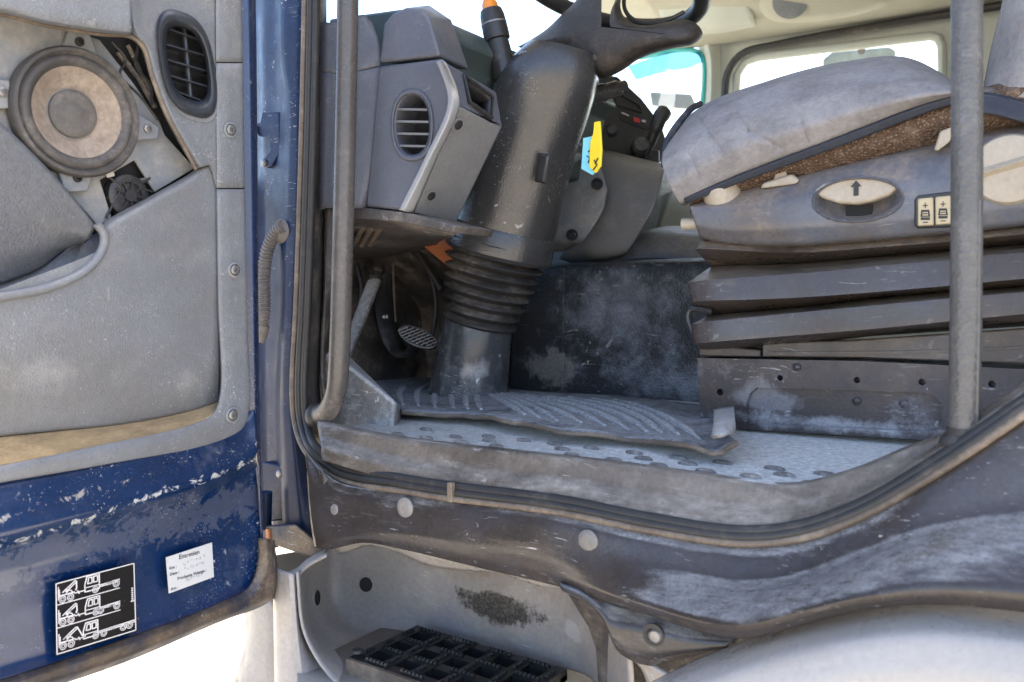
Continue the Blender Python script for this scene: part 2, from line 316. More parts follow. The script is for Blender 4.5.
M_base = worn('seat_base_steel', (.044, .036, .038), .32, dust_or_sheen=(.44, .43, .43), up=.1, cover=.2, ds=16, maxd=.65, scr=.9, scrc=(.5, .48, .46), chips=1, bump=.25, var=.4, spots=[(tuple(PY(830, 424, 1.262) - Vector((-.25, 1.45, ZF + CZ))), (.19, .3, .016), (.42, .42, .44), .75, .4), (tuple(PY(775, 400, 1.262) - Vector((-.25, 1.45, ZF + CZ))), (.07, .3, .03), (.36, .36, .38), .45, .3)])
M_seatp = worn('seat_side_plastic', (.125, .130, .148), .33, dust_or_sheen=(.42, .31, .21), up=.3, cover=.27, ds=9, maxd=.6, scr=.5, bump=.12, var=.25, tint=((.115, .088, .062), .75))
M_fab = worn('grey_seat_fabric', (.285, .268, .262), .95, dust_or_sheen=(.42, .40, .385), up=.1, cover=.34, ds=14, maxd=.55, bump=1.0, bs=260, var=.26, spec=.1, tint=((.20, .183, .178), .6), vs=11)
M_weave = worn('brown_woven_fabric', (.13, .085, .06), .95, dust_or_sheen=(.40, .31, .24), cover=.25, ds=30, maxd=.6, bump=1.0, bs=260, grain='WEAVE', var=.35, spec=.1)
M_cream = worn('cream_plastic', (.44, .375, .285), .45, dust_or_sheen=(.29, .21, .135), cover=.36, ds=22, maxd=.55, scr=.3, scrc=(.35, .3, .22), bump=.15, var=.15)
M_cream2 = worn('yellowed_switch', (.50, .41, .25), .45, dust_or_sheen=(.4, .3, .2), cover=.2, ds=30, maxd=.5, bump=.05, var=.1)
M_bar = worn('grab_bar_coating', (.095, .092, .088), .3, dust_or_sheen=(.34, .31, .28), cover=.26, ds=12, maxd=.5, scr=.5, scrc=(.4, .39, .37), bump=.45, bs=280, grain='LEATHER', var=.25)
M_bar2 = worn('grab_bar_brown', (.09, .080, .072), .3, dust_or_sheen=(.34, .30, .26), cover=.28, ds=12, maxd=.5, scr=.5, scrc=(.45, .42, .38), bump=.3, bs=300, var=.3)
M_roof = worn('cream_headlining', (.40, .375, .31), .7, cover=.15, bump=.15, var=.08)
M_metal = worn('dull_bolt_metal', (.26, .25, .24), .4, metal=.6, dust_or_sheen=(.42, .38, .33), cover=.35, ds=40, maxd=.7, bump=.2, var=.2)
M_cap = worn('grey_bolt_cap', (.21, .195, .18), .45, dust_or_sheen=(.36, .31, .26), cover=.4, ds=40, maxd=.7, scr=.3, bump=.25, var=.3)
M_copper = worn('copper_bolt', (.32, .14, .07), .4, metal=.5, cover=.2, ds=40, bump=.2)
M_tube = worn('dusty_conduit', (.14, .125, .115), .55, dust_or_sheen=(.36, .30, .24), cover=.4, ds=16, maxd=.7, bump=.2, var=.2)
M_cone = worn('tan_speaker_cone', (.25, .20, .155), .85, dust_or_sheen=(.40, .335, .275), cover=.5, ds=22, maxd=.8, bump=.3, var=.3, spec=.2, tint=((.15, .115, .085), .7), vs=12, chips=.4, scrc=(.45, .4, .33))
M_surr = worn('speaker_surround', (.062, .057, .053), .6, dust_or_sheen=(.30, .26, .22), cover=.35, ds=14, maxd=.55, bump=.15, var=.25)
M_dcap = worn('speaker_dust_cap', (.12, .11, .10), .6, dust_or_sheen=(.32, .27, .23), cover=.4, ds=18, maxd=.6, bump=.1)
M_dark = plain('dark_cavity', (.015, .015, .016), .8)
M_ring = worn('vent_ring', (.030, .034, .042), .4, cover=.12, dust_or_sheen=(.33, .3, .27), ds=18, maxd=.5, bump=.2, bs=420)
M_label = worn('paper_label', (.56, .56, .55), .6, cover=.1, dust_or_sheen=(.5, .48, .45), ds=30, maxd=.5, scr=.2, scrc=(.85, .83, .8), bump=.05, var=.05)
M_stick = worn('black_sticker', (.006, .006, .0065), .5, cover=.04, dust_or_sheen=(.15, .15, .15), ds=30, maxd=.3, bump=.05, scr=.3, scrc=(.2, .2, .2), var=.2, spec=.2)
M_ink = plain('ink', (.03, .03, .03), .6); M_white = plain('white_print', (.66, .64, .64), .6); M_pencil = plain('pencil', (.45, .45, .46), .7)
M_yel = worn('yellow_tag', (.80, .60, .02), .5, cover=.08, bump=.1, var=.1); M_cyan = worn('blue_tag', (.22, .62, .74), .5, cover=.08, bump=.1, var=.1)
M_orangecap = worn('orange_lens', (.75, .25, .03), .3, cover=.1, bump=.05)
M_red = plain('red_print', (.6, .05, .05), .5)
M_glass = glass('clear_glass', (.90, .97, .95)); M_tint = glass('tinted_glass', (.16, .40, .50)); M_edge = plain('glass_edge', (.03, .36, .32), .2)
M_belt = worn('seat_belt_webbing', (.035, .040, .055), .7, cover=.12, bump=.4, bs=500)
M_trimw = worn('cream_window_frame', (.46, .47, .42), .6, cover=.1, bump=.1, var=.08)
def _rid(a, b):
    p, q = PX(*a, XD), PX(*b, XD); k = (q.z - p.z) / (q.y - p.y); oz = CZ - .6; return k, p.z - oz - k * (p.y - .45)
M_bluedoor = worn('scratched_blue_paint', (.0035, .020, .072), .2, coat=.45, dust_or_sheen=(.20, .215, .25), cover=.18, ds=7, maxd=.6, scr=.9, scrc=(.62, .64, .66), chips=.8, bump=.08, var=.35,
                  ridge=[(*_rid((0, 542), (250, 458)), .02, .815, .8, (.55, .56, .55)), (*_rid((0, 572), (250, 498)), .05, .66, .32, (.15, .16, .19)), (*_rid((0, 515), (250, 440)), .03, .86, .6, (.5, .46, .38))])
def ground_mat():
    m = worn('pale_sandy_ground', (.31, .275, .22), .95, dust_or_sheen=(.39, .35, .285), cover=.4, ds=.8, bump=.8, bs=60, var=.25); return m
M_ground = ground_mat()

# ------------------------------------------------------------------ ground
g = MB()
g.face([(-1500, -1500, 0), (1500, -1500, 0), (1500, 1500, 0), (-1500, 1500, 0)])
ground = g.build('ground', M_ground); ground["kind"] = "structure"

# ================================================================== LORRY CAB (shell)
cab = thing('lorry_cab', 'lorry cab shell with worn brown sill, dark blue door pillar and rubber door seal', 'lorry cab', (-.6, 1.9, 0))
ZFw = CZ + ZF
# floor
f = MB(); f.face([(-.985, .915, ZFw), (.45, .915, ZFw), (.45, 3.1, ZFw), (-1.30, 3.1, ZFw), (-1.30, 1.06, ZFw), (-1.0, 1.06, ZFw)]); f.build('floor', M_tread, cab, solid=.02, off=-1)
for k in range(20):
    for rix in range(3):
        x = -.86 + k * .060 + (.030 if rix % 2 else 0) + random.uniform(-.006, .006); y = .932 + rix * .031
        if random.random() < .12: continue
        if x > -.12 - rix * .03: continue
        st = MB(); st.lathe([(.0135, -.001), (.0126, .0018), (.009, .0034), (0, .0038)], (x, y, ZFw + .001), (0, 0, 1), 18, ex=.36, e1=(.12, 1, 0)); st.build('stud', M_stud, cab)
# inner sill face (between floor edge and seal)
edge = [(318, 424), (400, 440), (500, 452), (600, 463), (700, 476), (790, 487), (850, 474), (905, 452), (950, 434), (1010, 396), (1075, 352)]
sealp = [(322, 448), (400, 470), (450, 480), (560, 492), (650, 510), (740, 522), (800, 518), (860, 497), (930, 456), (1024, 394), (1080, 352)]
s = MB().sheet([rowY([(p[0], p[1] - 3) for p in edge], .925), rowY(edge, .912), rowY([((a[0] + b[0]) / 2, (a[1] * .45 + b[1] * .55)) for a, b in zip(edge, sealp)], .905), rowY(sealp, .888), rowY([(p[0], p[1] + 12) for p in sealp], .886)], 140, 8, 3)
s.build('inner_sill', M_sillin, cab, solid=.004)
# door seal: two beads and lip
def seal_path(dx, dy):
    up = [(317 + dx, -60), (316 + dx, 20), (313 + dx, 150), (308 + dx, 300), (304 + dx, 395), (307 + dx, 425), (316 + dx * .7, 447 + dy * .6), (338 + dx * .3, 465 + dy)]
    lo = [(400, 478 + dy), (450, 486 + dy), (560, 500 + dy), (650, 518 + dy), (740, 531 + dy), (800, 526 + dy), (860, 505 + dy), (930, 465 + dy), (1024, 402 + dy), (1085, 358 + dy)]
    return up + lo
def yseal(p): return .93 if p[1] < 430 and p[0] < 330 else (.90 if p[0] < 350 else .884)
ds_ = MB(); ds_.tube([PY(p[0], p[1], yseal(p)) for p in seal_path(0, 0)], .0065, 12, n=220); 
seal = ds_.build('door_seal', M_rub, cab)
ds_ = MB(); ds_.tube([PY(p[0], p[1], yseal(p) - .005) for p in seal_path(-6, 6)], .0055, 12, n=220); ds_.build('seal_bead', M_rub, seal)
ds_ = MB(); ds_.tube([PY(p[0], p[1], yseal(p) - .008) for p in seal_path(-12, 12.5)], .0042, 10, n=220); ds_.build('seal_lip', M_lip, cab)
jb = MB(); jb.box(PY(451, 492, .873), .004, .004, .013); jb.build('seal_clip', M_lip, cab, bevel=.001)
# sill panel: worn brown outer panel, flaring over the wheel
r0 = [(306, 452), (318, 466), (338, 482), (400, 493), (450, 500), (560, 514), (650, 532), (740, 546), (800, 542), (860, 521), (930, 481), (1024, 420), (1090, 375)]
r1 = [(308, 470), (320, 485), (345, 498), (400, 506), (450, 512), (560, 526), (650, 543), (740, 556), (800, 552), (860, 532), (930, 496), (1024, 448), (1090, 410)]
r2 = [(310, 500), (322, 512), (345, 520), (400, 524), (450, 528), (560, 546), (640, 562), (740, 583), (800, 578), (860, 556), (930, 530), (1024, 510), (1090, 503)]
r3 = [(312, 520), (324, 527), (345, 528), (400, 532), (450, 540), (560, 562), (630, 585), (730, 603), (800, 591), (860, 572), (930, 553), (1024, 545), (1090, 545)]
r4 = [(314, 535), (326, 540), (350, 537), (400, 541), (460, 555), (560, 577), (630, 600), (735, 626), (800, 613), (860, 599), (930, 591), (1024, 596), (1090, 603)]
r5 = [(316, 547), (330, 548), (365, 541), (400, 547), (480, 566), (560, 585), (635, 608), (740, 636), (800, 622), (860, 608), (930, 601), (1024, 609), (1090, 618)]
def yy(row, near, far): return [PY(p[0], p[1], near + (far - near) * min(max((p[0] - 560) / 160, 0), 1)) for p in row]
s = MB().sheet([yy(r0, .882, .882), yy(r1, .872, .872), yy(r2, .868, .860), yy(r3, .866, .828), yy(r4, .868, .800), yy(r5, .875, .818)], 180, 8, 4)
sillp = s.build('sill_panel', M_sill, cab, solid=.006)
# rolled lower hem, left half
hem = [(322, 549), (365, 542), (400, 548), (480, 567), (560, 587), (590, 599)]
# ragged pale gasket strip under panel
gs = MB(); up_ = [(333, 546), (350, 542), (365, 540), (400, 546), (440, 556), (480, 565), (520, 575), (560, 585), (575, 590)]
dn_ = [(340, 553), (352, 550), (368, 545), (395, 550), (430, 565), (470, 570), (500, 572), (540, 585), (572, 587)]
gs.sheet([rowY(up_, .905), rowY(dn_, .93)], 60, 4, 0); gs.build('gasket_strip', M_fender, cab, solid=.003)
# corner lug with bolt, right of the step opening
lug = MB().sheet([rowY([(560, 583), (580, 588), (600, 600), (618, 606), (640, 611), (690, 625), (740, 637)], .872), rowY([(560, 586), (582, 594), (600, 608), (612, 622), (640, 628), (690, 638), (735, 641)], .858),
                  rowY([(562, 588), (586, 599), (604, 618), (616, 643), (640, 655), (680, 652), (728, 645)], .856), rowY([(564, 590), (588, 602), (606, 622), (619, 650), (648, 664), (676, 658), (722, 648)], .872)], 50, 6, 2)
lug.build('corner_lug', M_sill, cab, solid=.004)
def bolt(name, px, py, y, r, mat, parent, nrm=(0, -1, 0), h=.006, ex=1):
    m_ = MB(); p = PY(px, py, y); m_.lathe([(r * 1.15, -.002), (r * 1.15, .0005), (r, h * .25), (r * .8, h * .45), (r * .4, h * .5), (0, h * .5)], p, nrm, 24, ex=ex); return m_.build(name, mat, parent)
for px, py, r, y in ((405, 508, .0125, .868), (588, 541, .0115, .866), (335, 510, .008, .868)):
    b_ = bolt('bolt_cap', px, py, y, r, M_cap, cab)
bw = bolt('bolt', 656, 636, .856, .0075, M_metal, cab, h=.008)
w_ = MB(); w_.lathe([(.013, -.001), (.013, .002), (.008, .0025)], PY(654, 635, .857), (0, -1, 0), 24); w_.build('washer', M_rub, bw)
# blue door pillar: columns with depth
def col(pts, y): return [PY(a, b, y) for a, b in pts]
cols = [col([(246, -60), (250, 120), (254, 300), (258, 460), (262, 560)], 1.02), col([(259, -60), (260, 120), (261, 300), (263, 450), (266, 555)], .975), col([(264, -60), (264, 120), (266, 210), (266, 300), (268, 450), (272, 552)], .952),
        col([(276, -60), (278, 60), (277, 110), (272, 200), (280, 240), (282, 300), (276, 400), (280, 540)], .945), col([(281, -60), (282, 60), (287, 95), (286, 200), (281, 235), (284, 270), (281, 400), (286, 545)], .925),
        col([(285, -60), (286, 60), (291, 100), (289, 200), (287, 300), (284, 400), (292, 545)], .922), col([(300, -60), (299, 60), (298, 200), (294, 300), (291, 400), (295, 450), (304, 548)], .925), col([(312, -60), (310, 60), (307, 200), (302, 300), (300, 400), (304, 450), (318, 545)], .94)]
s = MB().sheet(cols, 90, 6, 2); pil = s.build('door_pillar', M_bluep, cab, solid=.003)
# upper hinge bracket
hb = MB(); hb.prism(rowY([(262, 112), (279, 112), (280, 152), (272, 165), (266, 168), (262, 160), (270, 150), (268, 138), (258, 136), (254, 124), (260, 122)], .935), (0, .02, 0)); h1 = hb.build('hinge_bracket', M_bluep, cab, bevel=.002)
h_ = MB(); h_.tube([PY(254, 126, .93), PY(254, 142, .93)], .006, 12); h_.build('hinge_pin', M_grime, h1)
bolt('bolt', 263, 163, .932, .006, M_metal, h1)
# lower hinge
hb = MB(); hb.prism(rowY([(262, 462), (285, 466), (289, 500), (288, 520), (264, 522)], .93), (0, .02, 0)); h2 = hb.build('hinge_bracket', M_bluep, cab, bevel=.003)
bolt('bolt', 279, 474, .928, .006, M_metal, h2)
h_ = MB(); h_.tube([PY(265, 492, .905), PY(264, 528, .905)], .012, 14); h_.build('hinge_pin', M_bluep, h2)
h_ = MB(); h_.tube([PY(271, 528, .905), PY(272, 546, .905)], .009, 12); h_.build('hinge_bolt', M_copper, h2)
hb = MB(); hb.hull(rowY([(256, 526), (296, 524), (324, 548), (318, 560), (280, 540), (258, 540)], .90) + rowY([(270, 526), (300, 526), (322, 548), (285, 540)], .95)); hb.build('hinge_wedge', M_grime, cab, bevel=.003)
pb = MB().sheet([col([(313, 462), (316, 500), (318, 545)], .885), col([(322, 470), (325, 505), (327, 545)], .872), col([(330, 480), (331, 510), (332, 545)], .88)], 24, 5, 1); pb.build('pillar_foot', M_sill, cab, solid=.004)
# inner pillar skin between seal and dash
s = MB().sheet([col([(314, -60), (312, 150), (307, 300), (303, 400), (310, 440)], .94), col([(322, -60), (320, 150), (317, 300), (314, 400), (322, 436)], .965), col([(326, -60), (325, 150), (322, 300), (320, 400), (330, 434)], 1.0)], 60, 5, 1)
s.build('inner_pillar', M_under, cab, solid=.003)
# roof, rear wall, far wall, front
zt = CZ + 1.02
rf = MB(); rf.hull([(-1.35, .93, zt + .09), (.5, .93, zt + .09), (.5, 3.12, zt + .09), (-1.35, 3.12, zt + .09), (-1.30, 1.0, zt + .28), (.5, 1.0, zt + .28), (.5, 3.05, zt + .28), (-1.25, 3.05, zt + .28)]); rf.build('roof', M_bluep, cab, bevel=.03)
hl = MB(); hl.face([(-1.33, .95, zt + .08), (.48, .95, zt + .08), (.48, 3.1, zt + .08), (-1.33, 3.1, zt + .08)]); hl.build('headlining', M_roof, cab, solid=.004)
rw = MB(); rw.box((.50, 2.0, CZ + .45), .02, 1.1, .68); rw.build('rear_wall', M_roof, cab)
# header shelf along the far side of the roof with hatch and loudspeaker grille
hs = MB().sheet([rowY([(560, -60), (700, -60), (1090, -60)], 2.55), rowY([(560, -10), (700, -12), (800, -20), (1090, -55)], 2.6), rowY([(640, 40), (700, 38), (760, 30), (860, 15), (960, -2), (1090, -25)], 2.95), rowY([(650, 52), (705, 46), (760, 38), (860, 23), (960, 6), (1090, -18)], 3.0)], 50, 6, 2)
hd = hs.build('header_shelf', M_roof, cab, solid=.004)
hp = MB(); hp.sheet([rowY([(650, -20), (700, -24), (738, -28)], 2.62), rowY([(668, 33), (720, 31), (756, 24)], 2.86)], 20, 6, 0); hp.build('hatch', M_trimw, hd, solid=.02)
gp = MB().sheet([rowY([(755, -30), (820, -30), (900, -40)], 2.57), rowY([(762, 8), (775, 18), (835, 16), (880, 4), (905, -10)], 2.80)], 40, 6, 1); gp.build('speaker_pod', M_roof, hd, solid=.024)
gr = MB(); gr.lathe([(.055, 0), (.054, .006), (.04, .008), (0, .008)], PY(790, 2, 2.70), (0, -.75, -.65), 30); gr.build('speaker_grille', M_mount, hd)
# far wall with window opening
def win(px, py): return PY(px, py, 3.06)
wo = [(733, 190), (737, 75), (745, 62), (760, 57), (930, 36), (938, 38), (942, 46), (944, 180)]
fw = MB()
outer = [Vector((-1.3, 3.06, CZ - .6)), Vector((-1.22, 3.06, CZ + 1.12)), Vector((.5, 3.06, CZ + 1.12)), Vector((.5, 3.06, CZ - .6))]
inner = [win(*p) for p in wo]
e_ = []
for loop in (outer, inner):
    vs = [fw.bm.verts.new(p) for p in loop]
    e_ += [fw.bm.edges.new((vs[i], vs[(i + 1) % len(vs)])) for i in range(len(vs))]
bmesh.ops.triangle_fill(fw.bm, use_beauty=True, use_dissolve=False, edges=e_)
fw.build('passenger_side_wall', M_trimw, cab, solid=.03, off=1, smooth=False)
gk = MB(); gk.tube([PY(px, py, 3.0) for px, py in [(722, 190), (724, 110), (728, 72), (742, 54), (780, 44), (860, 29), (960, 12), (1060, -4)]], .014, 10, n=60); gk.build('window_gasket', M_rub, cab)
gk = MB(); gk.tube([PY(px, py, 3.03) for px, py in wo], .016, 10, closed=True); wf = gk.build('window_frame', M_trimw, cab)
pn = MB(); pn.face([PY(px, py, 3.075) for px, py in wo]); pn.build('window_pane', M_glass, cab)
# windscreen, far A pillar, lower front wall
zl, zh = CZ + .25, CZ + 1.0
ws = MB(); ws.face([(-1.42, 1.0, zl), (-1.42, 3.03, zl), (-1.30, 3.0, zh + .08), (-1.30, 1.03, zh + .08)]); wsp = ws.build('windscreen', M_glass, cab)
ap = MB().sheet([rowY([(694, 30), (702, 60), (700, 110), (690, 165)], 3.02), rowY([(704, 30), (711, 60), (710, 110), (702, 165)], 2.99), rowY([(722, 30), (720, 70), (722, 120), (724, 170)], 3.03)], 30, 5, 1); ap.build('windscreen_pillar', M_trimw, cab, solid=.012)
eg = MB(); eg.tube([PY(px, py, 3.0) for px, py in [(640, 58), (680, 50), (698, 52), (704, 62), (702, 110), (694, 150)]], .009, 8, n=40); eg.build('windscreen_edge', M_edge, cab)
tb = MB(); tb.face(rowY([(628, 66), (668, 52), (700, 52), (703, 62), (690, 68), (660, 73), (636, 80)], 2.99)); tb.build('tint_band', M_tint, cab)
fr = MB(); fr.box((-1.44, 2.0, CZ - .13), .02, 1.05, .38); fr.build('front_wall', M_under, cab)
# engine tunnel
tn = MB(); tun = [(512, 268), (540, 265), (610, 262), (716, 258)]
p_top = [PY(p[0], p[1], 1.60) for p in tun]
tn.sheet([[Vector((x, 2.35, CZ + .10)) for x in (-1.15, -.95, -.7, -.25)], [Vector((p.x, 1.66, p.z + .004)) for p in p_top], [Vector((p.x, 1.605, p.z - .008)) for p in p_top], rowY([(512, 330), (560, 335), (620, 335), (716, 335)], 1.60), rowY([(508, 404), (560, 402), (620, 402), (716, 410)], 1.60)], 50, 8, 2)
tn.build('engine_tunnel', M_tunnel, cab, solid=.006)
sm_ = MB(); sm_.tube(rowY([(564, 268), (563, 330), (562, 400)], 1.597), .0022, 6, n=20); sm_.build('tunnel_seam', M_tunnel, cab)
# things behind the tunnel: trays
tr = MB().sheet([rowY([(610, 262), (650, 258), (700, 262), (760, 262)], 1.72), rowY([(625, 238), (650, 232), (700, 236), (760, 236)], 1.80), rowY([(640, 236), (660, 228), (700, 228), (760, 228)], 1.95)], 30, 6, 2); tr.build('tunnel_tray', M_dash, cab, solid=.006)
tr = MB().sheet([rowY([(655, 232), (700, 240), (770, 240)], 2.0), rowY([(668, 196), (700, 200), (770, 200)], 2.15), rowY([(680, 175), (720, 178), (770, 180)], 2.6)], 24, 5, 1); tr.build('floor_tray', M_grey2, cab, solid=.006)
# firewall, toe board and kick panel under the dash
fw_ = MB().sheet([rowY([(318, 205), (360, 212), (430, 222), (500, 230)], 1.30), rowY([(316, 300), (360, 300), (430, 300), (520, 310)], 1.62), rowY([(316, 360), (360, 375), (430, 382), (540, 392)], 1.66), rowY([(340, 392), (380, 396), (440, 396), (540, 402)], 1.62)], 40, 8, 2); fw_.build('toe_board', M_under, cab, solid=.01)
kp = MB().sheet([col([(326, 205), (324, 300), (322, 380), (330, 430)], .985), col([(342, 208), (340, 250), (330, 300), (324, 380), (332, 430)], 1.0), col([(350, 210), (346, 250), (334, 300), (326, 380), (333, 430)], 1.06)], 30, 6, 1); kp.build('kick_panel', M_under, cab, solid=.006)
wd = MB(); wd.hull(rowY([(322, 354), (333, 352), (396, 402), (394, 432), (350, 436), (326, 430)], 1.0) + rowY([(345, 352), (372, 380), (402, 408), (404, 428)], 1.12)); wd.build('sill_wedge', M_kick, cab, bevel=.008, seg=3)

# under-floor structure and wheel well behind the sill
s = MB(); s.box((-.26, 2.12, ZFw - .12), .70, .96, .095); s.build('floor_pan', M_under, cab)
s = MB().sheet([rowY([(560, 575), (640, 600), (740, 625), (900, 595), (1100, 600)], .93), rowY([(600, 640), (640, 650), (740, 660), (900, 640), (1100, 640)], .99), rowY([(600, 800), (640, 800), (740, 800), (900, 800), (1100, 800)], 1.0)], 30, 4, 1); s.build('wheel_well', M_under, cab, solid=.01)

# ================================================================== CAB DOOR (open)
door = thing('cab_door', 'open dark blue cab door with grey inner trim and bare loudspeaker', 'door', (XD, .45, CZ - .6))
rows = [rowD([(-80, 480), (0, 466), (130, 440), (236, 402), (252, 392)], -.03), rowD([(-80, 500), (0, 486), (120, 462), (240, 424), (254, 408)], .004), rowD([(-80, 520), (0, 505), (120, 478), (240, 440), (256, 424)], .010),
        rowD([(-80, 552), (0, 535), (120, 505), (190, 485), (252, 455), (257, 450)], .022), rowD([(-80, 566), (0, 550), (120, 520), (190, 500), (252, 468), (258, 463)], .004), rowD([(-80, 592), (0, 574), (120, 545), (252, 500), (259, 496)], -.008),
        rowD([(-80, 640), (0, 618), (120, 585), (252, 540), (261, 536)], -.012), rowD([(-80, 690), (0, 668), (120, 632), (250, 584), (263, 572)], -.008), rowD([(-80, 704), (0, 680), (120, 642), (252, 592), (266, 580)], .0)]
s = MB().sheet(rows, 110, 8, 2); s.build('door_skin', M_bluedoor, door, solid=.004)
s = MB().sheet([rowD([(238, -60), (241, 60), (243, 180), (246, 330), (248, 405)], .0), rowD([(249, -60), (251, 60), (253, 180), (255, 330), (257, 450), (259, 500)], .006), rowD([(254, -60), (256, 60), (257, 180), (258, 330), (260, 450), (263, 560)], -.004), rowD([(252, -60), (254, 60), (255, 180), (256, 330), (258, 450), (261, 560)], -.055)], 80, 5, 1)
s.build('door_edge', M_blue, door, solid=.003)
s = MB().sheet([rowD([(-80, 704), (0, 681), (120, 641), (220, 603), (250, 585), (258, 560), (258, 538)], .002), rowD([(-80, 712), (0, 688), (120, 648), (222, 608), (256, 591), (266, 566), (266, 538)], .012), rowD([(-80, 724), (0, 697), (120, 658), (222, 616), (262, 600), (273, 590), (272, 540)], .010), rowD([(-80, 730), (0, 703), (120, 663), (222, 620), (264, 604), (276, 594), (274, 540)], -.03)], 90, 4, 1)
s.build('bottom_flange', M_grime, door, solid=.003)
s = MB(); s.prism([Vector((XD - .05, y, z)) for y, z in ((-.1, CZ - .47), (.80, CZ - .43), (.80, CZ + .62), (-.1, CZ + .62))], (-.03, 0, 0)); s.build('outer_skin', M_bluep, door, bevel=.01)
# --- trim
VC = (187, 64); 
def vent_px(t, k=1.0, dx=0, dy=0):
    sg = lambda v: math.copysign(abs(v) ** .72, v)
    a, b = math.cos(t), math.sin(t)
    return (VC[0] + dx + k * (25.5 * sg(a) * .97 + 46 * sg(b) * .13), VC[1] + dy + k * (25.5 * sg(a) * .28 + 46 * sg(b) * .99))
def to_px(p):
    v = p - O; dep = -SN * v.x + CS * v.y; lat = CS * v.x + SN * v.y
    return 512 + FPX * lat / dep, 305 - FPX * v.z / dep
def in_vent(p):
    x, y = to_px(p); dx, dy = x - VC[0], y - VC[1]
    a = (dx * .99 - dy * .13) / (.97 * .99 - .28 * .13) / 25.5; b = (dy * .97 - dx * .28) / (.97 * .99 - .28 * .13) / 46
    return abs(a) ** 2.78 + abs(b) ** 2.78 < .93
left_edge = [(131, -60), (131, 30), (143, 46), (152, 75), (166, 112), (182, 142), (198, 168)]
s = MB().sheet([rowD([(p[0] - 2, p[1] + 2) for p in left_edge], -.035), rowD(left_edge, -.002), rowD([(p[0] + 4, p[1] - 1) for p in left_edge], .006), rowD([(p[0] + 12, p[1] - 3) for p in left_edge], .004),
                rowD([(216, -60), (216, 30), (216.5, 60), (217, 100), (217, 140), (217, 170), (217, 190)], .004)], 90, 22, 1, cut=in_vent)
tp = s.build('trim_panel', M_trim, door, solid=.002)
s = MB().sheet([rowD([(-80, -60), (60, -60), (131, -60)], .02), rowD([(-80, -20), (60, -15), (131, -10)], .03), rowD([(-80, -2), (0, 8), (45, 19), (100, 28), (131, 31)], .03), rowD([(-80, 2), (0, 12), (45, 23), (100, 32), (131, 35)], .016), rowD([(-80, 2), (0, 12), (45, 23), (100, 31), (131, 34)], -.03)], 60, 6, 2)
s.build('armrest_panel', M_trim, door, solid=.002)
# tan bare edge round the speaker opening
s = MB(); s.tube(rowD([(-80, 1), (0, 14), (45, 25), (100, 34), (131, 37), (143, 47), (152, 76), (166, 113), (182, 143), (196, 169)], .0), .0028, 8, n=80); s.build('opening_edge', M_lip, door)
# edge strips in three pieces
inn = [(216, -60), (216, 62), (217, 188), (218.5, 300), (221, 392), (214, 413), (195, 424), (100, 446), (0, 466), (-80, 480)]
out = [(240, -60), (242, 62), (244, 188), (247, 330), (249, 405), (243, 428), (222, 441), (110, 463), (0, 482), (-80, 496)]
def strip(i0, i1, gap):
    a = [list(p) for p in inn[i0:i1 + 1]]; b = [list(p) for p in out[i0:i1 + 1]]
    if i0: a[0][1] += gap; b[0][1] += gap
    ai = [(p[0] - .5, p[1]) for p in a]
    return MB().sheet([rowD(ai, -.006), rowD(a, .008), rowD([((p[0] * .6 + q[0] * .4), p[1] * .6 + q[1] * .4) for p, q in zip(a, b)], .010), rowD(b, .008), rowD(b, -.008)], 100 if i1 > 5 else 16, 5, 1)
s = MB(); s.face(rowD([(214, -60), (240, -60), (242, 62), (244, 188), (245, 260), (217, 260), (216, 62)], .0045)); s.build('seam_backing', M_dark, door)
for a, b in ((0, 1), (1, 2), (2, 9)): strip(a, b, 1.3).build('trim_edge', M_trim, door, solid=.002)
for px, py in ((230, 130), (234, 270), (232, 415)):
    sc_ = MB(); p = D(px, py, .011); sc_.lathe([(.0115, -.002), (.0115, .002), (.0085, .003), (.008, -.002)], p, (1, 0, 0), 24); w = sc_.build('screw_cup', M_mount, door)
    sc_ = MB(); sc_.lathe([(.0068, -.003), (.0068, .003), (.005, .0042), (.0028, .0042), (.0028, .001), (0, .001)], p, (1, 0, 0), 20); sc_.build('screw', M_metal, w)
# main lower panel (recessed, creased, with dusty ledge)
s = MB().sheet([rowD([(100, 228), (107, 221), (150, 197), (190, 174), (199, 167), (217, 160)], -.03), rowD([(103, 230), (110, 224), (150, 201), (190, 178), (201, 169), (217, 162)], .0),
                rowD([(105, 250), (118, 248), (150, 232), (190, 210), (205, 200), (218, 198)], .0), rowD([(-80, 320), (0, 306), (55, 296), (97, 276), (140, 280), (218, 262)], [0][0]),
                rowD([(-80, 360), (0, 352), (60, 345), (120, 330), (170, 330), (219, 318)], -.004), rowD([(-80, 410), (0, 400), (60, 394), (130, 385), (190, 378), (220, 368)], -.016), rowD([(-80, 446), (0, 436), (60, 430), (130, 423), (190, 411), (219, 402)], -.030)], 90, 10, 5)
s.build('trim_panel', M_trim, door, solid=.002)
s = MB().sheet([rowD([(-80, 448), (0, 437), (60, 431), (130, 423), (190, 411), (219, 401)], -.032), rowD([(-80, 462), (0, 449), (60, 441), (130, 431), (190, 418), (218, 408)], -.012), rowD([(-80, 478), (0, 465), (60, 455), (130, 440), (195, 425), (216, 412)], .006)], 70, 6, 1)
s.build('dusty_ledge', M_trimledge, door, solid=.002)
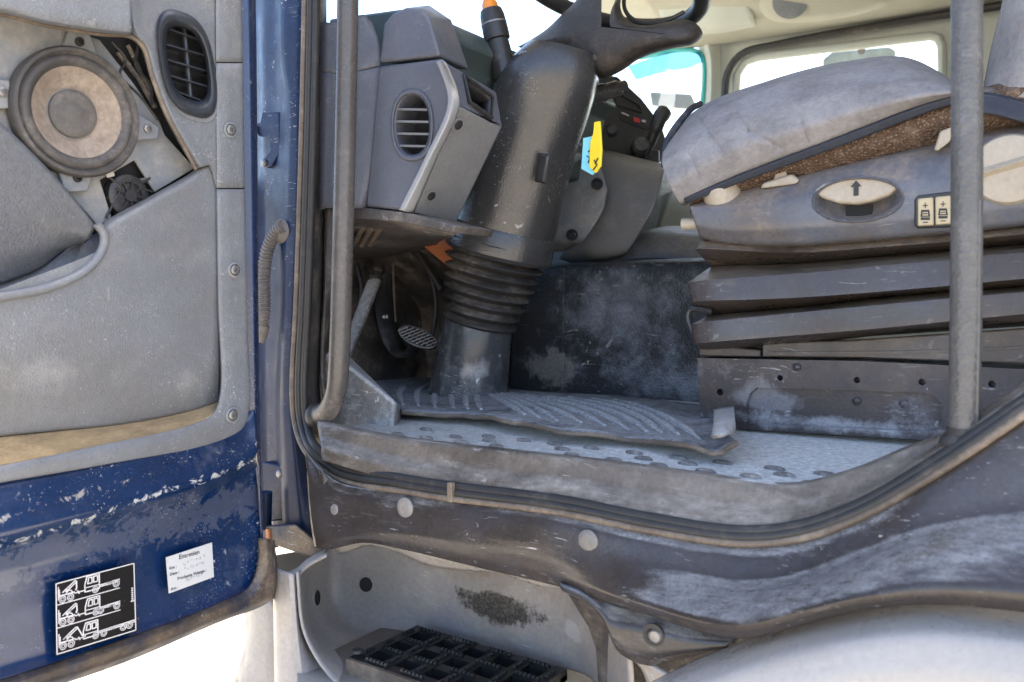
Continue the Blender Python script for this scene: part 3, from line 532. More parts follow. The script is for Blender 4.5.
# pocket
s = MB().sheet([rowD([(-80, 60), (-30, 98), (0, 122), (60, 182), (96, 226)], -.012), rowD([(-80, 120), (-30, 150), (0, 172), (55, 220), (88, 240)], -.02), rowD([(-80, 240), (-30, 250), (0, 252), (50, 250), (84, 243)], -.034), rowD([(-80, 300), (-30, 292), (0, 284), (40, 268), (60, 252), (84, 240)], -.045)], 60, 8, 3)
s.build('pocket_back', M_pocket, door, solid=.002)
s = MB().sheet([rowD([(-80, 298), (0, 280), (40, 262), (70, 240), (98, 234)], -.055), rowD([(-80, 318), (0, 303), (55, 292), (96, 268), (108, 240), (100, 228)], -.03)], 40, 5, 0); s.build('pocket_well', M_pocket, door, solid=.002)
s = MB(); s.tube(rowD([(-80, 311), (0, 297), (50, 287), (86, 270), (102, 250), (104, 234), (97, 224)], .003), .0055, 12, n=60); s.build('pocket_lip', M_trim, door)
# mounting plate and dark cavity behind
mp_ = MB()
for poly in ([(-80, 58), (-80, -6), (0, 14), (75, 30), (100, 40), (135, 85), (160, 122), (165, 135), (195, 168), (155, 192), (135, 160), (100, 180), (112, 218), (98, 226), (60, 182), (0, 122)],):
    mp_.prism(rowD(poly, -.032), (-.004, 0, 0))
mp_.build('mount_plate', M_mount, door, bevel=.001)
cv = MB(); cv.face(rowD([(-80, -10), (140, 20), (215, 190), (100, 235), (-80, 130)], -.048)); cv.build('door_cavity', M_dark, door)
for pts, r in (([(118, 52), (140, 80), (155, 108)], .004), ([(128, 45), (150, 92)], .003), ([(108, 200), (130, 183), (160, 178)], .004)):
    t_ = MB(); t_.tube(rowD(pts, -.036), r, 8); t_.build('cavity_rod', M_under, door)
for pts, r in (([(112, 42), (126, 60), (120, 74), (140, 96), (158, 120)], .0016), ([(138, 46), (136, 66), (150, 84), (152, 104)], .002), ([(108, 176), (120, 188), (112, 206), (106, 218)], .0018), ([(150, 178), (140, 186), (152, 192)], .0016)):
    t_ = MB(); t_.tube(rowD(pts, -.030), r, 7, n=24); t_.build('door_cable', M_rub, door)
t_ = MB(); t_.hull(rowD([(104, 168), (112, 166), (115, 176), (107, 178)], -.020) + rowD([(104, 168), (112, 166), (115, 176), (107, 178)], -.032)); t_.build('wire_connector', M_fender, door, bevel=.001)
# regulator motor
mo = MB(); pc = D(128, 196, -.034); mo.lathe([(.028, -.01), (.028, .003), (.025, .005), (.018, .005), (.017, .002), (.009, .003), (.008, .008), (0, .008)], pc, (1, 0, 0), 30)
for k in range(9):
    a = 2 * math.pi * k / 9; mo.box(pc + Vector((.004, math.cos(a) * .014, math.sin(a) * .014)), .002, .008, .0012, (Vector((1, 0, 0)), Vector((0, math.cos(a), math.sin(a))), Vector((0, -math.sin(a), math.cos(a)))))
mo.build('window_motor', M_black, door)
# loudspeaker
sp = D(78, 112.5, -.018); ax = (1, 0, 0)
s = MB(); s.lathe([(.072, -.012), (.0795, -.010), (.0800, .002), (.0775, .006), (.0735, .0065), (.0715, .003), (.070, .002)], sp, ax, 64); spk = s.build('loudspeaker', M_surr, door)
s = MB(); s.lathe([(.0705, .001), (.0685, .0045), (.065, .0065), (.061, .006), (.0575, .003), (.0555, .0005)], sp, ax, 64); s.build('surround', M_surr, spk)
s = MB(); s.lathe([(.0560, .001), (.050, -.002), (.040, -.009), (.031, -.014), (.0285, -.015)], sp, ax, 64); s.build('cone', M_cone, spk)
s = MB(); s.lathe([(.0300, -.0155), (.0295, -.010), (.027, -.008), (.022, -.0065), (.016, -.0072), (.010, -.0060), (.005, -.0042), (0, -.004)], sp, ax, 48); s.build('dust_cap', M_dcap, spk)
for poly, sc in (([(62, 54), (69, 31), (74, 30), (90, 33), (98, 56)], (79, 42)), ([(139, 114), (160, 127), (158, 139), (138, 140)], (147, 129)), ([(58, 165), (64, 188), (70, 192), (88, 191), (95, 168)], (77, 178)), ([(-10, 78), (10, 80), (12, 108), (-10, 110)], (2, 92))):
    s = MB(); s.prism(rowD(poly, -.022), (-.008, 0, 0)); tb_ = s.build('mounting_tab', M_mount, spk, bevel=.0015)
    s = MB(); s.lathe([(.0055, 0), (.0055, .003), (.003, .004), (.0028, .001), (0, .001)], D(*sc, -.022), ax, 16); s.build('tab_screw', M_metal if sc[0] in (147, 2) else M_dark, spk)
# oval vent
T = [2 * math.pi * k / 56 for k in range(56)]
s = MB(); s.sheet([[D(*vent_px(t, k), o) for t in T + [T[0]]] for k, o in ((1.16, .003), (1.15, .010), (1.06, .015), (.92, .014), (.80, .004), (.77, -.022))], nu=57, nv=4, smooth=1, straight=True); vr = s.build('air_vent', M_ring, door)
s = MB(); s.sheet([[D(*vent_px(t, k, 2, 7), o) for t in T + [T[0]]] for k, o in ((1.12, .002), (1.10, .007), (1.0, .007))], nu=57, nv=3, smooth=0, straight=True); s.build('vent_base', M_mount, vr)
s = MB(); s.face([D(*vent_px(t, 1.0), -.03) for t in T]); s.build('vent_back', M_dark, vr)
for k in range(5):
    yk = 34 + k * 15.5; hw = 19 if 0 < k < 4 else 15
    s = MB(); a, b = (187 - hw + k * 1.6 - 3, yk - 6), (187 + hw - 1 + k * 1.2 - 1, yk + 5)
    s.hull([D(*a, -.004), D(*b, -.004), D(a[0], a[1] + 1.6, -.004), D(b[0], b[1] + 1.6, -.004), D(a[0], a[1] + 5, -.024), D(b[0], b[1] + 5, -.024)]); s.build('vent_slat', M_ring, vr)
s = MB(); s.tube(rowD([(184, 28), (191, 104)], -.014), .0035, 8); s.build('vent_bar', M_ring, vr)
# stickers on the door
def quad(name, pts, off, mat, par):
    s = MB(); s.prism(rowD(pts, off), (-.001, 0, 0)); return s.build(name, mat, par, smooth=False)
bs_ = quad('pictogram_sticker', [(55, 583), (135, 562), (137, 631), (56, 656)], .0065, M_stick, door); bs_["label"] = 'black sticker with three white crane lorry drawings'
def SQ(u, v): # sticker space, u along, v down (0..1)
    a = Vector((55, 583)).lerp(Vector((135, 562)), u); b = Vector((56, 656)).lerp(Vector((137, 631)), u); return a.lerp(b, v)
def line(mb, pts, w=.5):
    for a, b in zip(pts, pts[1:]):
        p, q = D(*SQ(*a), .0074), D(*SQ(*b), .0074); t = (q - p)
        if t.length < 1e-6: continue
        t.normalize(); n_ = Vector((1, 0, 0)).cross(t) * (.0011 * w / 2); mb.prism([p - n_ - t * .0002, q - n_ + t * .0002, q + n_ + t * .0002, p + n_ - t * .0002], (.0003, 0, 0))
def wheel(mb, u, v, r):
    for rr in (r, r * .5):
        line(mb, [(u + rr * math.cos(t) * .86, v + rr * math.sin(t)) for t in [2 * math.pi * k / 12 for k in range(13)]], .9)
pg = MB()
line(pg, [(.012, .015), (.985, .015), (.985, .98), (.012, .98), (.012, .015)], 1.1)
for v0 in (0, .315, .645):
    B = v0 + .31
    if v0 < .6: line(pg, [(.02, B), (.8, B)], 1)
    long_ = v0 > .6; kx = -.03 if long_ else 0
    line(pg, [(.04, B - .24), (.04, B - .06), (.06, B - .06)], 1); line(pg, [(.055, B - .2), (.055, B - .06)], .8)
    line(pg, [(.06, B - .115), (.24, B - .115)], 1.3); line(pg, [(.09, B - .15), (.13, B - .175), (.2, B - .15), (.22, B - .115)], 1.1)
    line(pg, [(.10, B - .16), (.25, B - .27), (.27, B - .25), (.13, B - .15)], 1.2); line(pg, [(.14, B - .13), (.2, B - .2)], 1.1)
    if long_: line(pg, [(.265, B - .27), (.34, B - .10), (.37, B - .11)], 1.2)
    else: line(pg, [(.265, B - .26), (.268, B - .16), (.255, B - .15), (.262, B - .135)], 1.3)
    for u in (.09, .19): wheel(pg, u, B - .06, .046)
    line(pg, [(.24, B - .10), (.36, B - .10)], 1.1); line(pg, [(.28, B - .12), (.30, B - .08)], 1.4)
    c0 = .37 + kx
    line(pg, [(c0, B - .075), (c0, B - .18), (c0 + .03, B - .285), (c0 + .18, B - .285), (c0 + .18, B - .075), (c0, B - .075)], 1.3)
    line(pg, [(c0 + .035, B - .18), (c0 + .05, B - .26), (c0 + .09, B - .26), (c0 + .09, B - .18), (c0 + .035, B - .18)], 1.2); line(pg, [(c0 + .11, B - .18), (c0 + .11, B - .26), (c0 + .16, B - .26), (c0 + .16, B - .18), (c0 + .11, B - .18)], 1.2)
    line(pg, [(c0, B - .13), (c0 + .18, B - .13)], 1)
    xe = .98 if long_ else .8
    line(pg, [(c0 + .18, B - .115), (xe, B - .125)], 1.2); line(pg, [(c0 + .18, B - .095), (xe, B - .10)], 1.2)
    for u in ((.5, .6, .84, .92) if long_ else ((.5, .76) if v0 == 0 else (.5, .56, .76))): wheel(pg, u + kx * .3, B - .07, .042)
    for u in (.67, .7): line(pg, [(u - .02, B - .125), (u + .02, B - .09)], 1.4); line(pg, [(u - .02, B - .09), (u + .02, B - .125)], 1.4)
for k in range(7): line(pg, [(.955, .36 + k * .03), (.955, .375 + k * .03)], 2.2 if k < 6 else 4)
pg.build('pictogram', M_white, bs_, smooth=False)
lb = quad('service_label', [(166, 557.5), (212, 542.5), (214, 577), (169, 593.5)], .0065, M_label, door); lb["label"] = 'white paper oil change label'
def LQ(u, v): return Vector((166, 557.5)).lerp(Vector((212, 542.5)), u).lerp(Vector((169, 593.5)).lerp(Vector((214, 577)), u), v)
def LT(tx, u, v, size, mat, al='CENTER'): return text(tx, D(*LQ(u, v), .0069), (0, 1, 0), (0, 0, 1), size, mat, lb, align=al)
LT('Entretien', .5, .13, .0085, M_ink); LT('Km :', .05, .33, .0056, M_ink, 'LEFT'); LT('Date :', .05, .50, .0056, M_ink, 'LEFT'); LT('Prochaine Vidange :', .53, .71, .0056, M_ink); LT('Km :', .05, .91, .0056, M_ink, 'LEFT')
lw = MB()
for v, u0, u1 in ((.36, .35, .85), (.52, .33, .82), (.84, .38, .75)):
    for k in range(7):
        u = u0 + (u1 - u0) * k / 7; random.seed(k + int(v * 100)); pts = [D(*LQ(u + random.uniform(0, .06), v - .1 + random.uniform(0, .12)), .0069) for _ in range(4)]
        lw.tube(pts, .00035, 4, n=9)
lw.build('handwriting', M_pencil, lb)
# cable conduit between pillar and door
s = MB(); path = catmull(rowY([(283, 226), (276, 232), (268, 248), (264, 275), (264, 305), (262, 328)], .915), 120)
ringr = [.0098 + (.0016 if k % 4 < 2 else -.0006) for k in range(120)]
P_ = path; m_ = len(P_)
s.tube(path, ringr, 14); cd = s.build('cable_conduit', M_tube, door)
s = MB(); s.lathe([(.022, -.01), (.022, 0), (.016, .008), (.012, .012), (0, .012)], PY(282, 232, .925), (-.3, -1, -.2), 28); s.build('conduit_grommet', M_tube, cd)
s = MB(); s.lathe([(.011, 0), (.009, .015), (.004, .028), (0, .03)], PY(263, 326, .915), (-.1, 0, -1), 18); s.build('conduit_end', M_tube, cd)

# ================================================================== ENTRY STEP
step = thing('entry_step', 'brown grey moulded entry step recess with black gridded tread below the sill', 'step', (-.55, .95, CZ - .8))
scols = [col([(274, 572), (275, 640), (277, 760)], .86), col([(276, 568), (278, 640), (280, 760)], .838), col([(293, 574), (298, 640), (301, 668), (304, 760)], .835), col([(299, 574), (303, 630), (318, 650), (350, 680), (365, 760)], .90)]
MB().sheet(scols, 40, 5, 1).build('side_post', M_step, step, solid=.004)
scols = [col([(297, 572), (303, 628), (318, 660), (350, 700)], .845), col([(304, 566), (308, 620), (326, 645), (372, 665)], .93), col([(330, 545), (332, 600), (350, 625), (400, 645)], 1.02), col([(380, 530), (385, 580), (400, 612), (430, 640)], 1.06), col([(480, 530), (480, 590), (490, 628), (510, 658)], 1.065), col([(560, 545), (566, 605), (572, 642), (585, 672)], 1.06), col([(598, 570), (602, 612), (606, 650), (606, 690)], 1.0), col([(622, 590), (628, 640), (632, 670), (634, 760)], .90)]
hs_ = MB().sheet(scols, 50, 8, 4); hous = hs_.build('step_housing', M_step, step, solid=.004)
zt_ = CZ - .535
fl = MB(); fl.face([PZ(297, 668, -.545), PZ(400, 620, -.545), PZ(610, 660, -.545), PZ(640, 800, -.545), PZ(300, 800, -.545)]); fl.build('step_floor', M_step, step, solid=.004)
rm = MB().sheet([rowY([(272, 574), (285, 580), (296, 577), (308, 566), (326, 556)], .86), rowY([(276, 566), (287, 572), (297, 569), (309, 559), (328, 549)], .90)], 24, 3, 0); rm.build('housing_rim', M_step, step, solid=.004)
for px, py in ((315, 598), (367, 584)):
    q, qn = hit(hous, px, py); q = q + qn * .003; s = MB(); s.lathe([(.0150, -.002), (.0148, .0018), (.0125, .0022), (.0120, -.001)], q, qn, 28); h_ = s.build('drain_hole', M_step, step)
    s = MB(); s.lathe([(.0124, .0012), (0, .0012)], q, qn, 28); s.build('hole_dark', M_dark, h_)
# tread: frame with cells and teeth
def TZ(px, py, dz=0): return PZ(px, py, -.52 + dz)
A_, B_, C_, D_ = TZ(420, 628), TZ(577, 666), TZ(560, 730), TZ(343, 655)
ex_ = (B_ - A_).normalized(); o_ = Vector((A_.x - .012, 1.03, CZ - .52)); ux = Vector((1, 0, 0)); uy = Vector((0, -1, 0))
td = MB(); LX, LYd = .285, .15; 
def tp_(i, j): return o_ + Vector((i, -j, 0))
pitch = .043
xs = [0, .012] ; k = 0
nxc, nyc = 5, 3
cw, chh = .034, .026
gx = (LX - nxc * cw) / (nxc + 1); gy = (LYd - nyc * chh) / (nyc + 1)
for i in range(nxc + 1): td.box(tp_(i * (cw + gx) + gx / 2, LYd / 2) + Vector((0, 0, -.008)), gx / 2, LYd / 2, .008)
for j in range(nyc + 1): td.box(tp_(LX / 2, j * (chh + gy) + gy / 2) + Vector((0, 0, -.0085)), LX / 2, gy / 2, .0075)
for j in range(nyc + 1):
    for bar in range(4):
        for i in range(6):
            td.lathe([(.0042, -.001), (.0042, .0015), (.002, .0042), (0, .0042)], tp_(.018 + bar * .068 + (j % 2) * .012 + i * .0072, j * (chh + gy) + gy / 2), (0, 0, 1), 4, e1=(1, 1, 0))
for i in range(nxc + 1):
    for j in range(nyc):
        for k in range(3): td.lathe([(.0042, -.001), (.0042, .0015), (.002, .0038), (0, .0038)], tp_(i * (cw + gx) + gx / 2, gy + j * (chh + gy) + .005 + k * .0085), (0, 0, 1), 4, e1=(1, 1, 0))
trd = td.build('step_tread', M_tr, step); trd["label"] = 'black gridded tread with raised teeth'
s = MB(); s.box(tp_(LX / 2, LYd + .0035) + Vector((0, 0, -.012)), LX / 2, .003, .0115); s.build('tread_edge', M_lip, trd)
s = MB(); s.box(tp_(LX / 2, LYd / 2) + Vector((0, 0, -.022)), LX / 2, LYd / 2, .002); s.build('tread_underside', M_dark, trd)
s = MB(); s.lathe([(.009, 0), (.008, .004), (0, .005)], TZ(358, 652, .004), (0, 0, 1), 20); s.build('tread_bolt', M_rub, trd)

# mudguard
mud = thing('mudguard', 'pale beige front mudguard under the flared brown sill panel', 'mudguard', (-.2, .9, 0))
f0 = [(640, 690), (690, 665), (730, 648), (780, 630), (860, 612), (930, 606), (1024, 614), (1100, 624)]
f1 = [(650, 694), (700, 672), (735, 658), (780, 642), (860, 625), (930, 618), (1024, 626), (1100, 636)]
f2 = [(668, 702), (712, 684), (745, 672), (785, 660), (860, 643), (930, 637), (1024, 645), (1100, 655)]
f3 = [(700, 720), (740, 706), (765, 700), (800, 692), (860, 680), (930, 676), (1024, 682), (1100, 690)]
f4 = [(720, 800), (760, 800), (790, 800), (820, 800), (870, 800), (930, 800), (1024, 800), (1100, 800)]
MB().sheet([rowY(f0, .86), rowY(f1, .825), rowY(f2, .797), rowY(f3, .785), rowY(f4, .78)], 70, 8, 4).build('arch_panel', M_fender, mud, solid=.005)
MB().sheet([rowY([(620, 652), (640, 664), (650, 690), (650, 800)], .90), rowY([(630, 655), (660, 670), (690, 690), (720, 800)], .875)], 24, 5, 0).build('arch_flange', M_fender, mud, solid=.005)

# front bumper corner seen beyond the door
bmp = thing('front_bumper', 'dusty grey front bumper corner showing between door and entry step', 'bumper', (-1.15, 1.1, .5))
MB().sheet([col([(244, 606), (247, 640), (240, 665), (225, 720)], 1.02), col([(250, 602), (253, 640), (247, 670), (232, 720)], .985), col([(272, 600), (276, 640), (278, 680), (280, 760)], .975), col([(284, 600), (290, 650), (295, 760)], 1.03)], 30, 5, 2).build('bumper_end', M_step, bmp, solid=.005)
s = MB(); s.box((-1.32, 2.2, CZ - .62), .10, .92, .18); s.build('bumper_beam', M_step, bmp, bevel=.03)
s = MB(); s.hull(rowY([(264, 557), (300, 553), (335, 545), (335, 580), (300, 600), (265, 604)], 1.15) + rowY([(262, 570), (325, 556), (300, 600), (265, 604)], 1.3)); s.build('bumper_bracket', M_dark, bmp)

# ================================================================== GRAB BARS
gb = thing('grab_bar', 'slim brown grab bar bent in at its foot, in front of the dashboard', 'grab bar', PY(340, 400, .925), 'grab bars at the cab doorway')
s = MB(); s.tube([PY(350, -90, .92), PY(348, 0, .92), PY(345, 150, .92), PY(342, 270, .92), PY(339, 360, .92), PY(336, 392, .925), PY(328, 410, .93), PY(316, 416, .94)], .0165, 20, n=90); s.build('bar', M_bar2, gb)
s = MB(); s.lathe([(.021, -.004), (.021, .003), (.0175, .006), (.0165, .008)], PY(317, 416, .938), (1, -.1, .2), 24); s.build('bar_foot', M_rub, gb)
gb2 = thing('grab_bar', 'thick grey textured grab bar rising straight before the driver seat', 'grab bar', PY(965, 434, .90), 'grab bars at the cab doorway')
s = MB(); s.tube([PY(966, -120, .90), PY(967, 100, .90), PY(966, 300, .90), PY(964, 438, .90)], .0138, 22, n=60); s.build('bar', M_bar, gb2)
s = MB(); s.tube([PY(979, 200, .893), PY(978, 330, .893), PY(976, 432, .893)], .0022, 8); s.build('bar_seam', M_bar, gb2)
s = MB(); s.lathe([(.022, -.006), (.020, .0), (.0155, .004), (.0150, .010)], PY(964, 438, .90), (0, 0, 1), 24); s.build('bar_foot', M_rub, gb2)

# ================================================================== DASHBOARD
dash = thing('dashboard', 'grey dashboard with oval side vent, pale edging and black switch panel', 'dashboard', PY(430, 215, 1.05))
Bp = [(379, 66), (440, 58.5), (452, 103), (403, 210), (366, 206)]
pod = MB(); pod.hull(rowY(Bp, 1.0) + rowY([(497, 92), (503, 127), (456, 225)], 1.12) + rowY([(420, 222)], 1.12) + rowY([(425, 88)], 1.13)); podo = pod.build('vent_pod', M_dash, dash, bevel=.004, seg=3)
def ell(cx, cy, a, b, n=40, sup=.85):
    sg = lambda v: math.copysign(abs(v) ** sup, v); return [(cx + a * sg(math.cos(2 * math.pi * k / n)), cy + b * sg(math.sin(2 * math.pi * k / n))) for k in range(n)]
cut1 = MB(); cut1.prism([p + Vector((0, -.02, 0)) for p in rowY(ell(412, 125, 17.5, 30), 1.0)], (0, .08, 0))
pk = [(463, 76), (492, 97), (491, 118), (469, 103)]
def podface(px, py, push=0): # the rear facing side of the pod
    a, b, c = PY(452, 103, 1.0), PY(503, 127, 1.12), PY(403, 210, 1.0); n_ = (b - a).cross(c - a).normalized(); r_ = ray(px, py)
    if n_.x < 0: n_ = -n_
    return O + r_ * ((a - O).dot(n_) / r_.dot(n_)) + n_ * push, n_
a1, b1, c1 = PY(440, 58.5, 1.0), PY(497, 92, 1.12), PY(452, 103, 1.0); nu_ = (b1 - a1).cross(c1 - a1).normalized(); nu_ = nu_ if nu_.x > 0 else -nu_
def upface(px, py, push=0): r_ = ray(px, py); return O + r_ * ((a1 - O).dot(nu_) / r_.dot(nu_)) + nu_ * push
cut2 = MB(); cut2.prism([upface(*p, .01) for p in pk], -nu_ * .05)
bcut(podo, cut1, cut2)
s = MB(); s.sheet([rowY(ell(412, 125, 17.5 * k, 30 * k) + [ell(412, 125, 17.5 * k, 30 * k)[0]], y) for k, y in ((1.22, .9995), (1.18, .995), (1.08, .995), (1.0, 1.0), (.97, 1.03))], nu=41, nv=3, smooth=1, straight=True); vr2 = s.build('side_vent', M_dash, dash)
s = MB(); s.face(rowY(ell(412, 125, 17.5, 30), 1.05)); s.build('vent_back', M_dark, vr2)
for k in range(4):
    yk = 108 + k * 12.2; s = MB(); hw = 16.5 if 0 < k < 3 else 15
    s.hull(rowY([(412 - hw, yk), (412 + hw, yk + .5), (412 - hw, yk + 2.2), (412 + hw, yk + 2.7)], 1.004) + rowY([(412 - hw + 4, yk + 3), (412 + hw + 3, yk + 3.5)], 1.03)); s.build('vent_slat', M_dash2, vr2)
s = MB(); s.sheet([[upface(*p, o) for p in [pk[0], ((pk[0][0] + pk[1][0]) / 2, (pk[0][1] + pk[1][1]) / 2), pk[1], pk[2], ((pk[2][0] + pk[3][0]) / 2, (pk[2][1] + pk[3][1]) / 2), pk[3], pk[0]]] for o in (.003, -.03)], nu=7, nv=2, smooth=0, straight=True); s.build('switch_recess', M_black, dash, solid=.004)
s = MB(); s.tube([upface(*p, .002) for p in pk], .0035, 8, closed=True); s.build('recess_frame', M_black, dash)
# pale edging and the lighter rear facing side
s = MB().sheet([rowY([(436, 62), (440, 70), (448, 103), (424, 160), (399, 210)], .9965), rowY([(441, 59), (445, 70), (453, 103), (429, 160), (404, 211)], .994), [podface(*p, .003)[0] for p in [(444, 62), (449, 72), (458, 104), (434, 160), (412, 212)]]], 40, 4, 1); s.build('pale_edging', M_dedge, dash, solid=.002)
fp = [(459, 106), (500, 127), (455, 222), (414, 212)]
s = MB(); s.prism([podface(*p, .002)[0] for p in fp], podface(450, 150)[1] * -.003); s.build('rear_face', M_dash2, dash, bevel=.001)
for px, py in ((457, 124), (430, 195)):
    q, n_ = podface(px, py, .003); s = MB(); s.lathe([(.012, -.001), (.0125, .0012), (.0085, .0015), (.0080, -.0005), (.0055, -.0005), (.0055, .001), (.002, .001), (0, 0)], q, n_, 24); sc = s.build('screw_cup', M_dash2, dash)
    s = MB(); s.lathe([(.0072, .0018), (.003, .0026), (.003, .001), (0, .001)], q, n_, 20); s.build('screw', M_dark, sc)
# caps above the seam and the concave panel behind the grab bar
s = MB(); s.hull(rowY([(379, 62.5), (384, 24), (392, 14), (405, 8), (421, 9), (429, 18), (440, 55.5)], 1.0) + rowY([(400, 62), (404, 24), (430, 5), (452, 20), (470, 70)], 1.10)); s.build('dash_cap', M_dash, dash, bevel=.005, seg=3)
s = MB().sheet([col([(317, 72), (318, 150), (318, 207)], .965), col([(320, 73), (321, 150), (322, 208)], .957), col([(334, 72), (335, 150), (336, 208)], .957), col([(345, 72), (346, 150), (346, 208)], .985), col([(362, 71), (362, 150), (360, 208)], .995), col([(381, 67), (381, 150), (368, 208)], 1.012)], 20, 5, 1); s.build('corner_panel', M_dash, dash, solid=.003)
s = MB().sheet([col([(317, 22), (318, 45), (318, 73)], .965), col([(319, 22), (320, 45), (321, 73)], .957), col([(334, 23), (335, 45), (335, 73)], .957), col([(345, 20), (346, 45), (346, 73)], .985), col([(364, 14), (362, 45), (362, 70)], .995), col([(372, 24), (379, 42), (381, 65.5)], 1.012)], 14, 5, 1); s.build('corner_cap', M_dash, dash, solid=.003)
s = MB(); s.prism(rowY([(317, 209), (366, 208), (403, 212), (456, 226), (452, 233), (400, 222), (317, 216)], 1.0), (0, .1, 0)); s.build('lower_rail', M_under, dash, bevel=.002)
# vertical trim posts lower left
# instrument hood running across
s = MB(); x0 = PY(445, 20, 1.12).x
sec = [(-.30, .62), (-.10, .60), (-.02, .565), (.0, .53), (-.03, .50), (-.05, .43), (-.02, .40), (-.02, .34), (-.30, .30)]
s.prism([Vector((x0 + a, 1.13, CZ + b - .065)) for a, b in sec], (0, .62, 0)); s.build('instrument_hood', M_teal, dash, bevel=.006)
for y in (1.16, 1.24):
    s = MB(); s.lathe([(.006, 0), (.006, .003), (0, .004)], Vector((x0 - .044, y, CZ + .335)), (1, 0, .3), 14); s.build('hood_screw', M_metal, dash)
# centre: black switch panel and grey knee panels
s = MB(); c_ = [(582, 92), (604, 74), (618, 76), (642, 98), (662, 124), (669, 146), (660, 166), (586, 152)]
s.prism([PY(p[0], p[1], 1.72 + (p[0] - 582) * .0035) for p in c_], (-.25, .05, 0)); cp = s.build('switch_panel', M_black, dash, bevel=.006)
def CP(px, py, f=0): q = PY(px, py, 1.72 + (px - 582) * .0035); return q + (O - q).normalized() * f
s = MB(); s.tube([CP(612, 90, .004), CP(637, 104, .004), CP(641, 112, .004), CP(616, 104, .004)], .004, 6, closed=True); s.build('tray_frame', M_black, cp)
s = MB(); s.prism([CP(616, 108, .006), CP(648, 124, .006), CP(650, 132, .006), CP(620, 120, .006)], (-.004, 0, 0)); s.build('switch_row', M_rub, cp, bevel=.002)
s = MB(); s.prism([CP(634, 117, .009), CP(640, 119, .009), CP(640, 123, .009), CP(634, 121, .009)], (-.003, 0, 0)); s.build('red_symbol', M_red, cp)
s = MB(); s.prism([CP(622, 112, .009), CP(629, 115, .009), CP(629, 116.2, .009), CP(622, 113.2, .009)], (-.003, 0, 0)); s.build('white_symbol', M_white, cp); s = MB(); s.prism([CP(643, 119.5, .009), CP(646, 120.5, .009), CP(645.5, 122.5, .009), CP(642.5, 121.5, .009)], (-.003, 0, 0)); s.build('white_symbol', M_white, cp)
for px, py in ((602, 107), (611, 131)):
    s = MB(); s.lathe([(.017, 0), (.017, .006), (.010, .012), (0, .012)], CP(px, py, .004), (.6, -.8, .1), 24); s.build('rotary_knob', M_black, cp)
lv = MB(); lv.tube([CP(646, 152, .04), CP(652, 138, .07), CP(660, 118, .10), CP(664, 112, .10)], [.012, .014, .018, .020], 16, n=20); lv.build('brake_lever', M_black, dash)
s = MB(); s.lathe([(.022, -.01), (.022, .012), (.016, .018), (0, .018)], CP(640, 147, .05), (.55, -.8, .2), 24); s.build('lever_knob', M_black, dash)
s = MB(); s.prism([CP(646, 148, .05), CP(660, 150, .05), CP(660, 166, .05), CP(645, 164, .05)], (-.05, .03, 0)); s.build('lever_gaiter', M_black, dash, bevel=.004)
kn = MB().sheet([rowY([(580, 148), (600, 150), (630, 157), (666, 166)], 1.78), rowY([(596, 156), (612, 158), (640, 166), (664, 172)], 1.70), rowY([(590, 190), (604, 196), (632, 204), (655, 208)], 1.66), rowY([(570, 240), (586, 250), (606, 256), (628, 252)], 1.68), rowY([(560, 258), (580, 264), (604, 262), (616, 258)], 1.76)], 30, 8, 4); kn.build('knee_panel', M_dash2, dash, solid=.006)
k2 = MB().sheet([rowY([(540, 170), (580, 160), (600, 168), (607, 190)], 1.62), rowY([(545, 200), (580, 200), (604, 210)], 1.60), rowY([(545, 238), (565, 240), (585, 240)], 1.60), rowY([(548, 250), (562, 250), (572, 246)], 1.66)], 24, 6, 2); k2.build('knee_panel', M_mount, dash, solid=.006)
for px, py in ((597, 184), (572, 235)):
    s = MB(); s.lathe([(.013, 0), (.013, .003), (.009, .003), (.008, -.004), (0, -.004)], PY(px, py, 1.592), (.5, -.85, 0), 20); s.build('screw_hole', M_dark, dash)
s = MB(); s.hull([Vector((x, y, CZ + z)) for y in (1.93, 3.03) for x, z in ((-1.40, -.1), (-1.40, .40), (-1.10, .42), (-1.0, .34), (-1.0, .12), (-1.12, -.1))]); s.build('passenger_fascia', M_grey2, dash, bevel=.02)
# underside pieces
s = MB().sheet([rowY([(322, 216), (400, 222), (455, 234)], 1.02), rowY([(335, 250), (392, 246), (440, 240)], 1.22), rowY([(350, 262), (395, 255), (430, 250)], 1.45)], 24, 5, 1); ud = s.build('underdash_panel', M_under, dash, solid=.004)
for k in range(3):
    s = MB(); s.tube([PY(352 + k * 9, 246 - k * 1, 1.13), PY(366 + k * 9, 222 - k * 0, 1.06)], .0055, 8); s.build('panel_rib', M_lip, ud)
for pts, r in (([(352, 250), (362, 290), (352, 330), (356, 366)], .006), ([(404, 246), (424, 262), (436, 300), (430, 350)], .005), ([(412, 244), (428, 268), (442, 290)], .008), ([(330, 262), (338, 300), (334, 350)], .007)):
    cb = MB(); cb.tube(rowY(pts, 1.40 if pts[0][0] > 340 else 1.06), r, 8, n=24); cb.build('footwell_cable', M_rub, dash)
br = MB(); br.hull(rowY([(413, 238), (430, 226), (450, 229), (456, 262), (449, 268), (440, 250)], 1.3) + rowY([(420, 236), (448, 230), (452, 262)], 1.33)); br.build('orange_bracket', M_orange, dash, bevel=.002)

